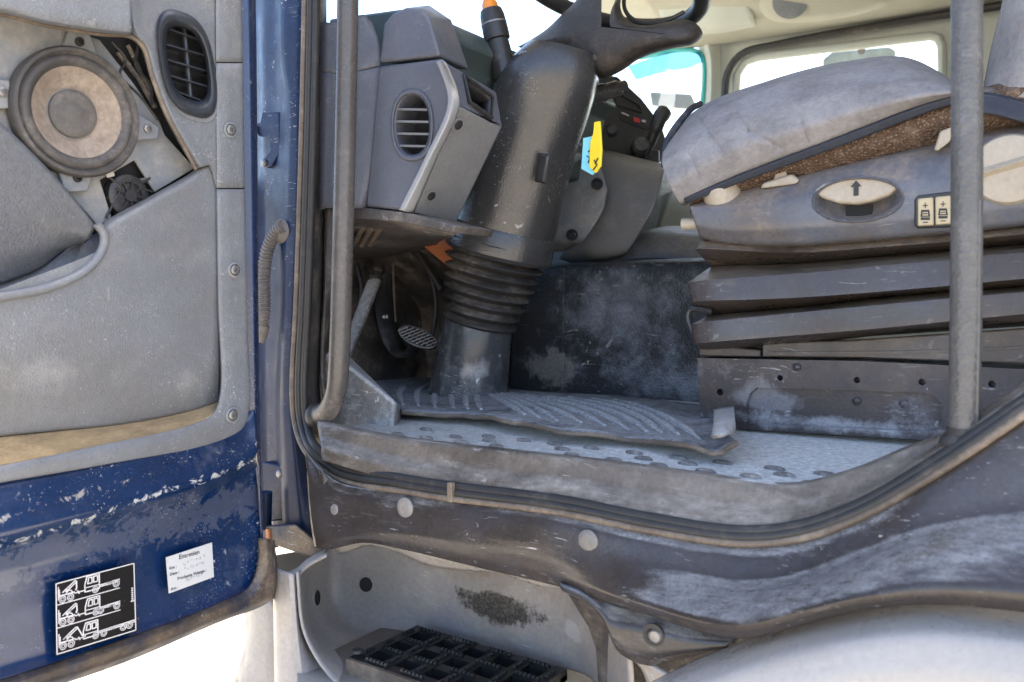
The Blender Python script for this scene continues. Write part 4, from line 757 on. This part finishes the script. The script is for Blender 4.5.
# ================================================================== STEERING COLUMN
c0, c1_ = PY(468, 403, 1.364), PY(546, 62, 1.364)
axis = (c1_ - c0).normalized()
sc_ = thing('steering_column', 'black steering column with ribbed rubber boot and dark steering wheel', 'steering column', c0)
def CC(px, py): return PY(px, py, 1.364)
def k_at(py): # depth along the column
    return CC(468 + (403 - py) * (546 - 468) / (403 - 62), py)
def dep(p): v = p - O; return -SN * v.x + CS * v.y
def lof(name, secs, mat, ny=44, sup=.8, tilt=None, **kw):
    G = []
    for cx, py, hw, dy, sp_ in secs:
        c = CC(cx, py); r = hw * dep(c) / FPX
        a = (tilt or axis); e2 = Vector((0, 1, 0)); e1 = e2.cross(a).normalized(); sg = lambda v: math.copysign(abs(v) ** sp_, v)
        e1 = Vector((.82, .57, 0)); e1 = (e1 - a * e1.dot(a)).normalized(); e2 = a.cross(e1)
        G.append([c + e1 * (r * sg(math.cos(t))) + e2 * (r * dy * sg(math.sin(t))) for t in [2 * math.pi * k / ny for k in range(ny)]])
    mb = MB(); V = mb.grid(G, closed_u=True)
    for ring in (V[0], V[-1]): mb.bm.faces.new(ring)
    return mb.build(name, mat, sc_, **kw)
lof('column_base', [(468, 407, 44, 1, 1), (468, 400, 41, 1, 1), (470, 385, 39, 1, 1), (474, 350, 36.5, 1, 1), (478, 325, 35, 1, 1), (478.5, 318, 33, 1, 1)], M_colb)
s = MB(); s.lathe([(.098, -.004), (.098, .002), (.09, .004), (.08, .004)], c0 + Vector((0, 0, .004)), (0, 0, 1), 40); s.build('base_flange', M_colb, sc_)
secs = []
nb = 9
for k in range(nb * 6 + 1):
    t = k / (nb * 6); py = 326 - t * 88; cx = 478.5 + t * 22; hw = 35.5 + t * 19; w = .5 - .5 * math.cos(2 * math.pi * t * nb)
    secs.append((cx, py, hw * (.86 + .17 * w ** .8), 1, 1))
lof('column_boot', secs, M_boot, ny=48)
lof('shroud_collar', [(499, 256, 50, 1, .9), (499.5, 252, 53.5, 1, .9), (504, 232, 52.5, 1, .88), (505, 228, 50.5, 1, .86)], M_col)
lof('column_shroud', [(503, 238, 50, 1, .86), (507, 222, 50.5, 1, .84), (516, 184, 50.5, 1, .80), (528, 140, 50, 1, .76), (538, 108, 51, 1, .74), (545, 88, 50, 1.05, .74), (553, 72, 46, 1.1, .74), (558, 60, 40, 1.15, .74), (562, 50, 34, 1.15, .8)], M_col)
# slot and mark on shroud
def onsh(px, py, f=0): c = CC(px, py); return PY(px, py, 1.364 - .085 - f)
s = MB(); s.hull([onsh(538, 152, .0), onsh(549, 154, .0), onsh(545, 184, 0), onsh(534, 182, 0), onsh(540, 154, .012), onsh(547, 156, .012), onsh(543, 182, .012), onsh(536, 180, .012)]); s.build('slot_frame', M_black, sc_, bevel=.002)
# ignition boss + right hand rod
s = MB(); s.tube([PY(585, 97, 1.42), PY(605, 92, 1.46), PY(625, 86, 1.50)], [.021, .018, .016, .012], 16, n=16); s.build('stalk', M_col, sc_)
# left stalk with orange end
p0, p1 = PY(506, 78, 1.29), PY(489, 2, 1.27)
s = MB(); s.tube([p0, p0.lerp(p1, .5)], [.0235, .0205], 22); s.tube([p0.lerp(p1, .5), p0.lerp(p1, .62), p0.lerp(p1, .82), p0.lerp(p1, .9)], [.0245, .0245, .023, .020], 22); stk = s.build('stalk', M_black, sc_, bevel=.0015); stk["label"] = 'thick black control stalk with an orange end'
s = MB(); s.tube([p0.lerp(p1, .88), p0.lerp(p1, .97), p0.lerp(p1, 1.04)], [.016, .015, .010], 18); s.build('orange_button', M_orangecap, stk)
s = MB(); s.tube([p0.lerp(p1, .70), p0.lerp(p1, .72)], .0246, 22); s.build('stalk_ring', M_metal, stk)
s = MB(); s.hull(rowY([(518, 52), (527, 50), (529, 62), (519, 64)], 1.27) + rowY([(518, 52), (527, 50), (529, 62), (519, 64)], 1.31)); s.build('switch_boss', M_mount, sc_, bevel=.002)
# wheel
wa = Vector((.21, .20, .957)).normalized(); we1 = Vector((0, 1, 0)); we1 = (we1 - wa * we1.dot(wa)).normalized(); we2 = we1.cross(wa)
if we2.z > 0: we2 = -we2
wc = PY(604, -20, 1.40)
RW = .188
s = MB(); s.tube([wc + we1 * (RW * math.cos(t)) + we2 * (RW * math.sin(t)) for t in [2 * math.pi * k / 90 for k in range(90)]], .0165, 16, closed=True); whl = s.build('steering_wheel', M_black, sc_)
HO = [(517, 47), (528, 41), (545, 30), (562, 14), (580, -6), (584, -40), (640, -44), (628, -14), (621, 0), (622, 13), (632, 23), (650, 25), (668, 21), (682, 19), (696, 23), (703, 34), (694, 44), (676, 48), (655, 53), (638, 60), (622, 71), (606, 78), (590, 77), (570, 63), (548, 53), (530, 51)]
HO2 = [(p.x, p.y) for p in catmull([Vector((a, b, 0)) for a, b in HO + HO[:1]], 121)]
hcx, hcy = 602, 26
def hring(k, y):
    out = []
    for (x, yy_) in HO2:
        cx = hcx + max(0, min(1, (x - 612) / 70)) * 62; cy = hcy + max(0, min(1, (x - 612) / 70)) * 8 - max(0, min(1, (10 - yy_) / 40)) * 50
        out.append(PY(cx + (x - cx) * k, cy + (yy_ - cy) * k, y))
    return out
s = MB(); s.sheet([hring(k, y) for k, y in ((.02, 1.356), (.35, 1.357), (.62, 1.362), (.82, 1.374), (.94, 1.392), (1.0, 1.42), (.99, 1.45), (.9, 1.475), (.5, 1.49), (.02, 1.49))], nu=121, nv=3, smooth=2, straight=True); hub = s.build('wheel_hub', M_hub, whl)
s = MB(); s.tube(catmull([PY(p[0], p[1], 1.405) for p in ((630, -20), (624, 0), (626, 12), (636, 21), (652, 23), (670, 19), (684, 12))], 30), .004, 8); s.build('hub_trim', M_black, hub)
for a in (R(150), R(210)):
    dv = we1 * math.cos(a) + we2 * math.sin(a)
    s = MB(); s.tube([wc + dv * .10 - wa * .02, wc + dv * .16 - wa * .008, wc + dv * (RW - .002)], [.036, .028, .018], 14, n=12, flat=.45, up=wa); s.build('wheel_spoke', M_black, whl)
q, qn = hit(hub, 594, 58); s = MB(); s.lathe([(.006, -.001), (.006, .0015), (0, .002)], q, qn, 16); s.build('hub_screw', M_metal, hub)

# key tags hanging from the column
tg = thing('key_tag', 'yellow plastic key tag hanging beside the steering column, over the blue one', 'key tag', PY(593, 145, 1.30), 'key tags')
s = MB(); s.prism(rowY([(594, 122), (599, 121), (600, 133), (601, 150), (600, 166), (595, 173), (589, 167), (590, 142), (593, 133)], 1.25), (.002, .003, 0)); ty = s.build('tag_body', M_yel, tg, bevel=.0008)
s = MB(); s.tube(rowY([(594, 160), (597, 165), (593, 170)], 1.2485), .0012, 5); s.tube(rowY([(598, 158), (595, 164)], 1.2485), .0012, 5); s.build('tag_scribble', M_ink, ty)
tg2 = thing('key_tag', 'pale blue key tag half hidden behind the yellow one', 'key tag', PY(589, 155, 1.31), 'key tags')
s = MB(); s.prism(rowY([(583, 138), (592, 136), (596, 168), (592, 175), (581, 169)], 1.258), (.002, .003, 0)); tc_ = s.build('tag_body', M_cyan, tg2, bevel=.0008)
s = MB(); s.tube(rowY([(587, 156), (590, 158), (588, 163)], 1.2565), .0012, 5); s.tube(rowY([(590, 150), (588, 152)], 1.2565), .0012, 5); s.build('tag_scribble', M_ink, tc_)

# ================================================================== PEDALS
pd = thing('brake_pedal', 'curved black pedal arm with ribbed silver pad under the dashboard', 'pedal', PY(400, 340, 1.38))
arm = catmull([PY(390, 252, 1.50), PY(384, 290, 1.48), PY(388, 325, 1.45), PY(398, 350, 1.43), PY(410, 353, 1.40), PY(417, 344, 1.37)], 50)
s = MB(); s.tube(arm, [.022, .024, .024, .022, .018], 14, flat=.4, up=(.3, 0, 1)); s.build('pedal_arm', M_black, pd)
s = MB(); s.tube([PY(393, 256, 1.46), PY(394, 290, 1.445), PY(396, 322, 1.43)], .003, 8, n=12); s.build('arm_edge', M_lip, pd)
pa, pb_ = PY(401, 329, 1.36), PY(435, 347, 1.36); pe1 = (pb_ - pa).normalized(); pn_ = Vector((.25, -.62, .75)); pn_ = (pn_ - pe1 * pn_.dot(pe1)).normalized(); pe2 = pn_.cross(pe1)
pcn = (pa + pb_) / 2; hl_ = (pb_ - pa).length / 2
s = MB(); s.lathe([(hl_ * .9, -.006), (hl_, -.003), (hl_, .002), (hl_ * .94, .004), (0, .0045)], pcn, pn_, 30, ex=1, e1=pe1)
for v in s.bm.verts:
    d_ = v.co - pcn; w = d_.dot(pe2); v.co -= pe2 * (w * .58)
pad = s.build('pedal_pad', M_black, pd)
s = MB()
for i in range(-4, 5):
    for sgn in (-1, 1):
        t0 = i * hl_ * .21; half = math.sqrt(max(hl_ ** 2 - t0 ** 2, 0)) * .38
        s.tube([pcn + pn_ * .005 + pe1 * (t0 - half * .5 * sgn) - pe2 * half, pcn + pn_ * .005 + pe1 * (t0 + half * .5 * sgn) + pe2 * half], .0014, 6)
s.tube([pcn + pn_ * .003 + pe1 * (hl_ * math.cos(t)) + pe2 * (hl_ * .42 * math.sin(t)) for t in [2 * math.pi * k / 30 for k in range(30)]], .002, 6, closed=True)
s.build('pad_grip', M_metal, pad)
text('44', PY(385, 317, 1.43), (.8, .57, 0), (0, 0, 1), .014, M_white, pd)
gp_ = thing('throttle_linkage', 'dusty grey strut slanting down behind the brown grab bar', 'strut', PY(350, 340, 1.2))
s = MB(); s.tube([PY(374, 282, 1.34), PY(360, 318, 1.28), PY(342, 362, 1.2)], [.019, .018, .016], 14, flat=.6, up=(0, 1, 0), n=14); s.build('strut_body', M_kick, gp_)
s = MB(); s.tube([PY(380, 266, 1.36), PY(374, 282, 1.34)], [.012, .015, .012, .015, .012], 14, n=13); s.build('strut_boot', M_boot, gp_)

# ================================================================== FLOOR MAT
mat = thing('floor_mat', 'powdery black rubber floor mat with chevron ribs round the column base', 'floor mat', Vector((-.75, 1.3, ZFw)))
ZM = ZF + .008
cs_ = [(368, 376), (700, 402), (737, 452), (402, 411)]
bk = [PZ(368, 378, ZM), PZ(440, 380, ZM), PZ(520, 392, ZM), PZ(620, 398, ZM), PZ(704, 408, ZM)]
ft = [PZ(402, 412, ZM + .006), PZ(470, 419, ZM + .004), PZ(560, 432, ZM + .010), PZ(640, 441, ZM + .004), PZ(690, 450, ZM + .008), PZ(718, 457, ZM + .003), PZ(737, 447, ZM + .012)]
nB, nF = catmull(bk, 60), catmull(ft, 60)
def mt(s_, t_, dz=0): i = s_ * 59; k = min(int(i), 58); a = nB[k].lerp(nB[k + 1], i - k); b = nF[k].lerp(nF[k + 1], i - k); p = a.lerp(b, t_); p.z += dz + t_ * t_ * (.003 * math.sin(9 * s_ + 5 * t_) + .005 * abs(mathutils.noise.noise(Vector((s_ * 9, t_ * 2, .3))))); p.y -= t_ ** 3 * .012 * mathutils.noise.noise(Vector((s_ * 13, 2.2, 0))); return p
s = MB(); s.grid([[mt(i / 59, j / 20) for i in range(60)] for j in range(21)]); mb_ = s.build('mat_sheet', M_mat, mat, solid=.005, off=1)
s = MB()
for k in range(19):
    s0 = .05 + k * .051
    if k < 6: a, b, cv_ = (s0 + .07, .2), (s0 - .03, .88), -.02
    else: a, b, cv_ = (s0 - .05, .16), (s0 + .11, .86), .03
    if b[0] > .97 or a[0] < .02: continue
    n_ = 12; s.tube([mt(a[0] + (b[0] - a[0]) * i / n_ + cv_ * math.sin(i / n_ * 3.14), a[1] + (b[1] - a[1]) * i / n_, .0055) for i in range(n_ + 1)], [.003, .0062, .0068, .0062, .003], 8, flat=.7, up=(0, 0, 1))
s.build('mat_ribs', M_ridge, mb_)
s = MB(); s.tube([mt(i / 50, 1.0, .001) for i in range(51)], .0035, 8); s.build('mat_edge', M_lip, mb_)
fl_ = MB().sheet([[PZ(712, 438, ZM + .03), PZ(722, 436, ZM + .035), PZ(734, 434, ZM + .03)], [PZ(714, 426, ZM + .04), PZ(724, 424, ZM + .045), PZ(735, 424, ZM + .04)], [PY(714, 410, 1.245), PY(724, 408, 1.245), PY(734, 407, 1.245)]], 10, 5, 2); fl_.build('mat_tab', M_kick, mb_, solid=.004)

# ================================================================== DRIVER SEAT
seat = thing('driver_seat', 'driver seat with grey fabric cushion on a ribbed suspension and steel base', 'seat', Vector((-.25, 1.45, ZFw)))
# steel base
poly = [(697, 358), (860, 361), (1060, 371), (1060, 450), (940, 441), (742, 429), (701, 425)]
s = MB(); s.prism(rowY(poly, 1.262), (0, .32, 0)); base = s.build('seat_base', M_base, seat, bevel=.003)
rec = [(744, 440), (744, 404), (747, 394), (754, 388), (920, 393), (933, 396), (941, 404), (941, 424), (936, 431), (920, 432), (800, 428)]
ct = MB(); ct.prism([p for p in rowY([(745, 424), (745, 404), (748, 394), (755, 388), (920, 393), (933, 396), (941, 404), (941, 422), (935, 430), (922, 432), (760, 425)], 1.255)], (0, .016, 0))
cts = [ct]
for px, py, r in ((720, 392, .0052), (780, 378, .0045), (857, 380, .0045), (922, 382, .0045), (992, 384, .0045)):
    h_ = MB(); c = PY(px, py, 1.262); h_.lathe([(r, -.02), (r, .03)], c, (0, -1, 0), 18, caps=True); cts.append(h_)
bcut(base, *cts)
for px, py in ((857, 401), (904, 404), (797, 367)):
    s = MB(); s.lathe([(.006, 0), (.006, .003), (.004, .0045), (0, .005)], PY(px, py, 1.2705 if py > 390 else 1.262), (0, -1, 0), 16); s.build('base_bolt', M_base, base)
s = MB(); s.prism(rowY([(699, 345), (760, 350), (760, 357), (699, 356)], 1.268), (0, .05, 0)); s.prism(rowY([(762, 343), (860, 340), (1060, 326), (1060, 365), (860, 358), (762, 357)], 1.272), (0, .05, 0)); s.build('slide_rail', M_susp, seat, bevel=.002)
s = MB(); s.prism(rowY([(770, 352), (900, 351), (1060, 345), (1060, 347), (900, 354), (770, 355)], 1.268), (0, .004, 0)); s.build('rail_lip', M_susp, seat)
# ribbed suspension cover
def ex(row): return row
rows = [([(702, 243), (800, 246), (1030, 228), (1100, 223)], 1.25), ([(697, 250), (800, 252), (1030, 234), (1100, 229)], 1.235), ([(714, 267), (800, 264), (1030, 244), (1100, 239)], 1.30), ([(690, 284), (800, 274), (1030, 253), (1100, 248)], 1.222), ([(693, 302), (800, 297), (1030, 278), (1100, 273)], 1.216),
        ([(712, 314), (800, 306), (1030, 287), (1100, 282)], 1.29), ([(693, 325), (800, 313), (1030, 293), (1100, 288)], 1.222), ([(696, 343), (800, 334), (1030, 313), (1100, 308)], 1.22), ([(706, 349), (800, 341), (1030, 322), (1100, 317)], 1.29)]
G = [rowY(r_, y) for r_, y in rows]
s = MB().sheet([[Vector((r_[0].x - .004, r_[0].y + .12, r_[0].z))] + r_ for r_ in G], 110, 8, 0)
for v in s.bm.verts:
    nz = mathutils.noise.noise(Vector((v.co.x * 5, v.co.y * 9, v.co.z * 11))); v.co.z += nz * .0035; v.co.y += mathutils.noise.noise(v.co * 16) * .0015
scv = s.build('suspension_cover', M_susp, seat, solid=.003); scv.data.set_sharp_from_angle(angle=R(18))
s = MB(); s.hull(rowY([(716, 244), (1090, 228), (1090, 322), (716, 346)], 1.30) + rowY([(716, 244), (1090, 228), (1090, 322), (716, 346)], 1.55)); s.build('suspension_core', M_dark, seat)
s = MB(); s.tube(rowY([(712, 312), (700, 309), (690, 310), (688, 318), (692, 330), (698, 343)], 1.235), .0048, 8, n=24); s.build('air_hose', M_black, seat)
# side panel
def sp_y(px, py, y=1.21): return PY(px, py, y)
def oval(p):
    x, y = to_px(p); return ((x - 858) / 44) ** 2 + ((y - 200 + (x - 858) * .05) / 21) ** 2 < 1
rows = [rowY([(692, 203), (700, 197), (740, 188), (800, 172), (860, 158), (945, 140), (1030, 122), (1100, 108)], 1.275), rowY([(690, 205), (700, 202), (740, 193), (800, 178), (860, 164), (945, 147), (1030, 130), (1100, 116)], 1.238),
        rowY([(690, 207), (700, 208), (740, 206), (800, 198), (860, 190), (945, 180), (1030, 168), (1100, 160)], 1.212), rowY([(696, 225), (712, 228), (740, 229), (800, 226), (860, 222), (945, 214), (1030, 204), (1100, 198)], 1.212), rowY([(700, 236), (720, 241), (740, 243), (800, 243), (860, 239), (945, 231), (1030, 222), (1100, 216)], 1.226), rowY([(706, 240), (722, 245), (740, 247), (800, 248), (860, 244), (945, 236), (1030, 227), (1100, 221)], 1.27)]
s = MB().sheet(rows, 170, 9, 3, cut=oval); spn = s.build('side_panel', M_seatp, seat, solid=.003)
s = MB(); E = lambda k, y: [PY(858 + 45 * k * math.cos(t), 200 - 45 * k * math.cos(t) * .05 + 22 * k * math.sin(t), y) for t in [2 * math.pi * i / 48 for i in range(49)]]
s.sheet([E(1.06, 1.214), E(1.0, 1.206), E(.93, 1.214), E(.75, 1.235), E(.4, 1.242), E(.02, 1.243)], nu=49, nv=4, smooth=1, straight=True); s.build('handle_recess', M_seatp, spn)
s = MB(); s.prism(rowY([(813, 191), (822, 184), (840, 179), (858, 177), (876, 178), (892, 182), (899, 187), (888, 195), (872, 201), (856, 204), (838, 203), (822, 198)], 1.212), (0, .02, 0)); pdl = s.build('lift_paddle', M_cream, spn, bevel=.004, seg=3)
s = MB(); s.prism(rowY([(853.5, 196), (853.5, 187), (850.5, 187), (856, 180.5), (861.5, 186), (858.5, 186.3), (858.5, 195.5)], 1.2108), (0, .0005, 0)); s.build('arrow_mark', M_ink, pdl)
s = MB(); s.prism(rowY([(845, 206), (872, 204), (872, 216), (846, 218)], 1.234), (0, .004, 0)); s.build('slot_label', M_dark, spn)
s = MB(); c = PY(722, 193, 1.24); s.lathe([(.029, -.02), (.029, .012), (.026, .018), (.02, .019), (0, .019)], c, (-.1, -.35, .93), 32); s.build('adjuster_knob', M_cream, spn, bevel=.001)
s = MB(); c = PY(687, 224, 1.235); s.lathe([(.009, -.02), (.009, .008), (0, .010)], c, (-1, -.2, 0), 16); s.build('side_button', M_cream, spn)
s = MB(); s.hull(rowY([(760, 189), (763, 183), (792, 174), (800, 180), (797, 184)], 1.226) + rowY([(764, 182), (795, 175)], 1.25)); s.hull(rowY([(772, 182), (778, 166), (782, 164), (786, 168), (788, 179)], 1.232) + rowY([(775, 180), (780, 167), (787, 178)], 1.25)); s.build('lever_tab', M_cream, spn, bevel=.003)
s = MB(); s.hull(rowY([(934, 150), (940, 131), (953, 126), (955, 132), (950, 142), (938, 151)], 1.215) + rowY([(934, 150), (941, 132), (953, 128), (938, 150)], 1.235)); s.build('latch', M_cream, spn, bevel=.003)
s = MB(); s.prism(rowY([(914, 199), (918, 195), (968, 189), (972, 193), (972, 226), (917, 228), (914, 225)], 1.209), (0, .02, 0)); swf = s.build('switch_housing', M_black, spn, bevel=.002)
for a, b, c_, d_ in (((917.5, 198.5), (933, 197), (933.5, 225), (917.5, 226)), ((935, 196.8), (951, 195.2), (951.5, 223.6), (935.3, 224.8))):
    s = MB(); s.prism(rowY([a, b, c_, d_], 1.204), (0, .01, 0)); rk = s.build('rocker_switch', M_cream2, spn, bevel=.0018)
    cx = (a[0] + b[0]) / 2; cy = (a[1] + d_[1]) / 2; s = MB(); Y = 1.2036
    bx = lambda x0, y0, x1, y1: s.prism(rowY([(cx + x0, cy + y0), (cx + x1, cy + y0 - .1), (cx + x1, cy + y1 - .1), (cx + x0, cy + y1)], Y), (0, .0004, 0))
    bx(-2.6, -7.2, 2.6, -6.2); bx(-.5, -9.5, .5, -4.2); bx(-4.6, 5.2, 4.6, 7.8); bx(-2.6, 9.6, 2.8, 10.6)
    for x0, y0, x1, y1 in ((-4, -2.4, 4, -.2), (-2.5, 1, 2.5, 2)): bx(x0, y0, x1, y1)
    for sg in (-1, 1): s.prism(rowY([(cx + sg * 2.6, cy - 2), (cx + sg * 4, cy - 2), (cx + sg * 4.9, cy + 4.4), (cx + sg * 3, cy + 4.4)], Y), (0, .0004, 0))
    bx(-4.6, 3.4, 4.6, 4.6); s.build('switch_symbol', M_ink, rk)
c = PY(1010, 170, 1.215); s = MB(); s.lathe([(.0445, -.01), (.044, .006), (.041, .011), (.036, .012), (0, .013)], c, (0, -1, 0), 48); kb = s.build('recline_knob', M_cream, spn)
s = MB(); s.hull([c + Vector((-.04, -.010, -.013)), c + Vector((.04, -.010, .006)), c + Vector((-.04, -.010, .003)), c + Vector((.04, -.010, .022)), c + Vector((-.036, -.021, -.006)), c + Vector((.038, -.021, .014))]); s.build('knob_ridge', M_cream, kb, bevel=.003, seg=3)
# cushion
rows = [rowY([(690, 212), (770, 196), (860, 172), (962, 142), (1080, 116)], 1.27), rowY([(690, 204), (740, 184), (800, 166), (860, 150), (950, 122), (1040, 100), (1080, 92)], 1.232), rowY([(700, 196), (745, 178), (800, 158), (860, 138), (950, 108), (1040, 84), (1080, 76)], 1.226), rowY([(700, 192), (800, 150), (860, 130), (950, 98), (1080, 66)], 1.25)]
MB().sheet(rows, 50, 6, 2).build('cushion_side', M_weave, seat, solid=.004)
s = MB().sheet([rowY([(686, 203), (740, 182), (800, 160), (860, 138), (920, 114), (960, 100)], 1.215), rowY([(684, 198), (740, 175), (800, 152), (860, 129), (920, 106), (962, 93)], 1.208)], 40, 4, 0); s.build('cushion_piping', M_belt, seat, solid=.006)
rows = [rowY([(684, 204), (740, 180), (800, 157), (860, 134), (920, 110), (960, 97)], 1.25), rowY([(680, 203), (735, 176), (800, 151), (860, 128), (920, 105), (962, 92)], 1.212), rowY([(669, 184), (725, 153), (800, 128), (860, 110), (920, 96), (962, 90)], 1.190), rowY([(662, 164), (715, 130), (790, 104), (860, 88), (918, 82), (960, 88)], 1.215),
        rowY([(664, 148), (702, 116), (780, 86), (855, 71), (912, 68), (958, 88)], 1.28), rowY([(669, 138), (698, 108), (770, 80), (850, 61), (905, 58), (950, 80), (966, 92)], 1.40), rowY([(676, 138), (705, 112), (775, 84), (850, 66), (905, 62), (950, 82), (968, 94)], 1.60), rowY([(690, 160), (720, 135), (785, 110), (850, 95), (905, 92), (950, 100), (972, 105)], 1.72)]
cu = MB().sheet(rows, 190, 18, 12)
for v in cu.bm.verts:
    nz = mathutils.noise.noise(v.co * 9) * .0022 + mathutils.noise.noise(v.co * 35) * .0005
    x_, y_ = to_px(v.co); dn = 0
    for (ax_, ay_), (bx_, by_), w_d in (((697, 118), (708, 134), 2.2), ((708, 134), (721, 151), 2.2), ((736, 113), (748, 131), 2.2), ((748, 131), (780, 147), 2.2), ((801, 122), (808, 142), 2), ((690, 158), (698, 178), 3)):
        L2 = (bx_ - ax_) ** 2 + (by_ - ay_) ** 2; t_ = min(max(((x_ - ax_) * (bx_ - ax_) + (y_ - ay_) * (by_ - ay_)) / L2, 0), 1); d2 = (x_ - ax_ - t_ * (bx_ - ax_)) ** 2 + (y_ - ay_ - t_ * (by_ - ay_)) ** 2
        dn += .0035 * math.exp(-d2 / (w_d ** 2)) 
    v.co.z += nz; v.co.y += nz * .7 + (dn if v.co.y < 1.35 else 0)
cush = cu.build('seat_cushion', M_fab, seat, solid=.003)
s = MB(); s.tube([PY(664, 165, 1.24), PY(668, 140, 1.30), PY(690, 110, 1.42), PY(700, 104, 1.5)], .006, 10, n=20); s.build('front_piping', M_belt, seat)
# backrest, its bolster and belt
rows = [rowY([(1012, -60), (1004, 0), (992, 50), (984, 92)], 1.34), rowY([(1018, -60), (1012, 10), (1004, 60), (990, 93)], 1.26), rowY([(1040, -60), (1030, 20), (1018, 70), (1010, 97)], 1.23), rowY([(1080, -60), (1080, 20), (1070, 70), (1060, 100)], 1.22), rowY([(1180, -60), (1180, 20), (1170, 70), (1160, 100)], 1.30)]
MB().sheet(rows, 40, 6, 3).build('backrest', M_fab, seat, solid=.004)
s = MB().sheet([rowY([(978, 92), (1000, 95), (1030, 103), (1080, 114)], 1.225), rowY([(978, 112), (1000, 116), (1030, 124), (1080, 134)], 1.215)], 24, 4, 0); s.build('belt', M_belt, seat, solid=.004)
MB().sheet([rowY([(976, 86), (1000, 90), (1030, 99), (1080, 110)], 1.24), rowY([(976, 95), (1000, 99), (1030, 106), (1080, 117)], 1.222)], 24, 4, 0).build('belt_trim', M_under, seat, solid=.003)

# exterior mirror seen through the far window
mir = thing('wing_mirror', 'wide wing mirror outside the passenger window, behind the seat cushion', 'mirror', PY(855, 60, 3.6))
s = MB(); s.hull(rowY([(822, 60), (832, 52), (890, 46), (897, 50), (896, 60), (886, 66), (830, 70), (822, 66)], 3.55) + rowY([(830, 66), (830, 55), (888, 50), (888, 62)], 3.66)); s.build('mirror_housing', M_grey2, mir, bevel=.01)
s = MB(); s.tube([PY(862, 52, 3.5), PY(856, 30, 3.4), PY(850, 10, 3.2)], .014, 8, n=10); s.build('mirror_arm', M_rub, mir)
fm = thing('front_mirror', 'dark kerb mirror housing outside the windscreen beside the brake lever', 'mirror', PY(655, 100, 3.3))
s = MB(); s.hull(rowY([(650, 92), (692, 94), (696, 104), (690, 110), (652, 106)], 3.3) + rowY([(650, 92), (692, 94), (652, 106)], 3.4)); s.build('mirror_housing', M_grey2, fm, bevel=.008)
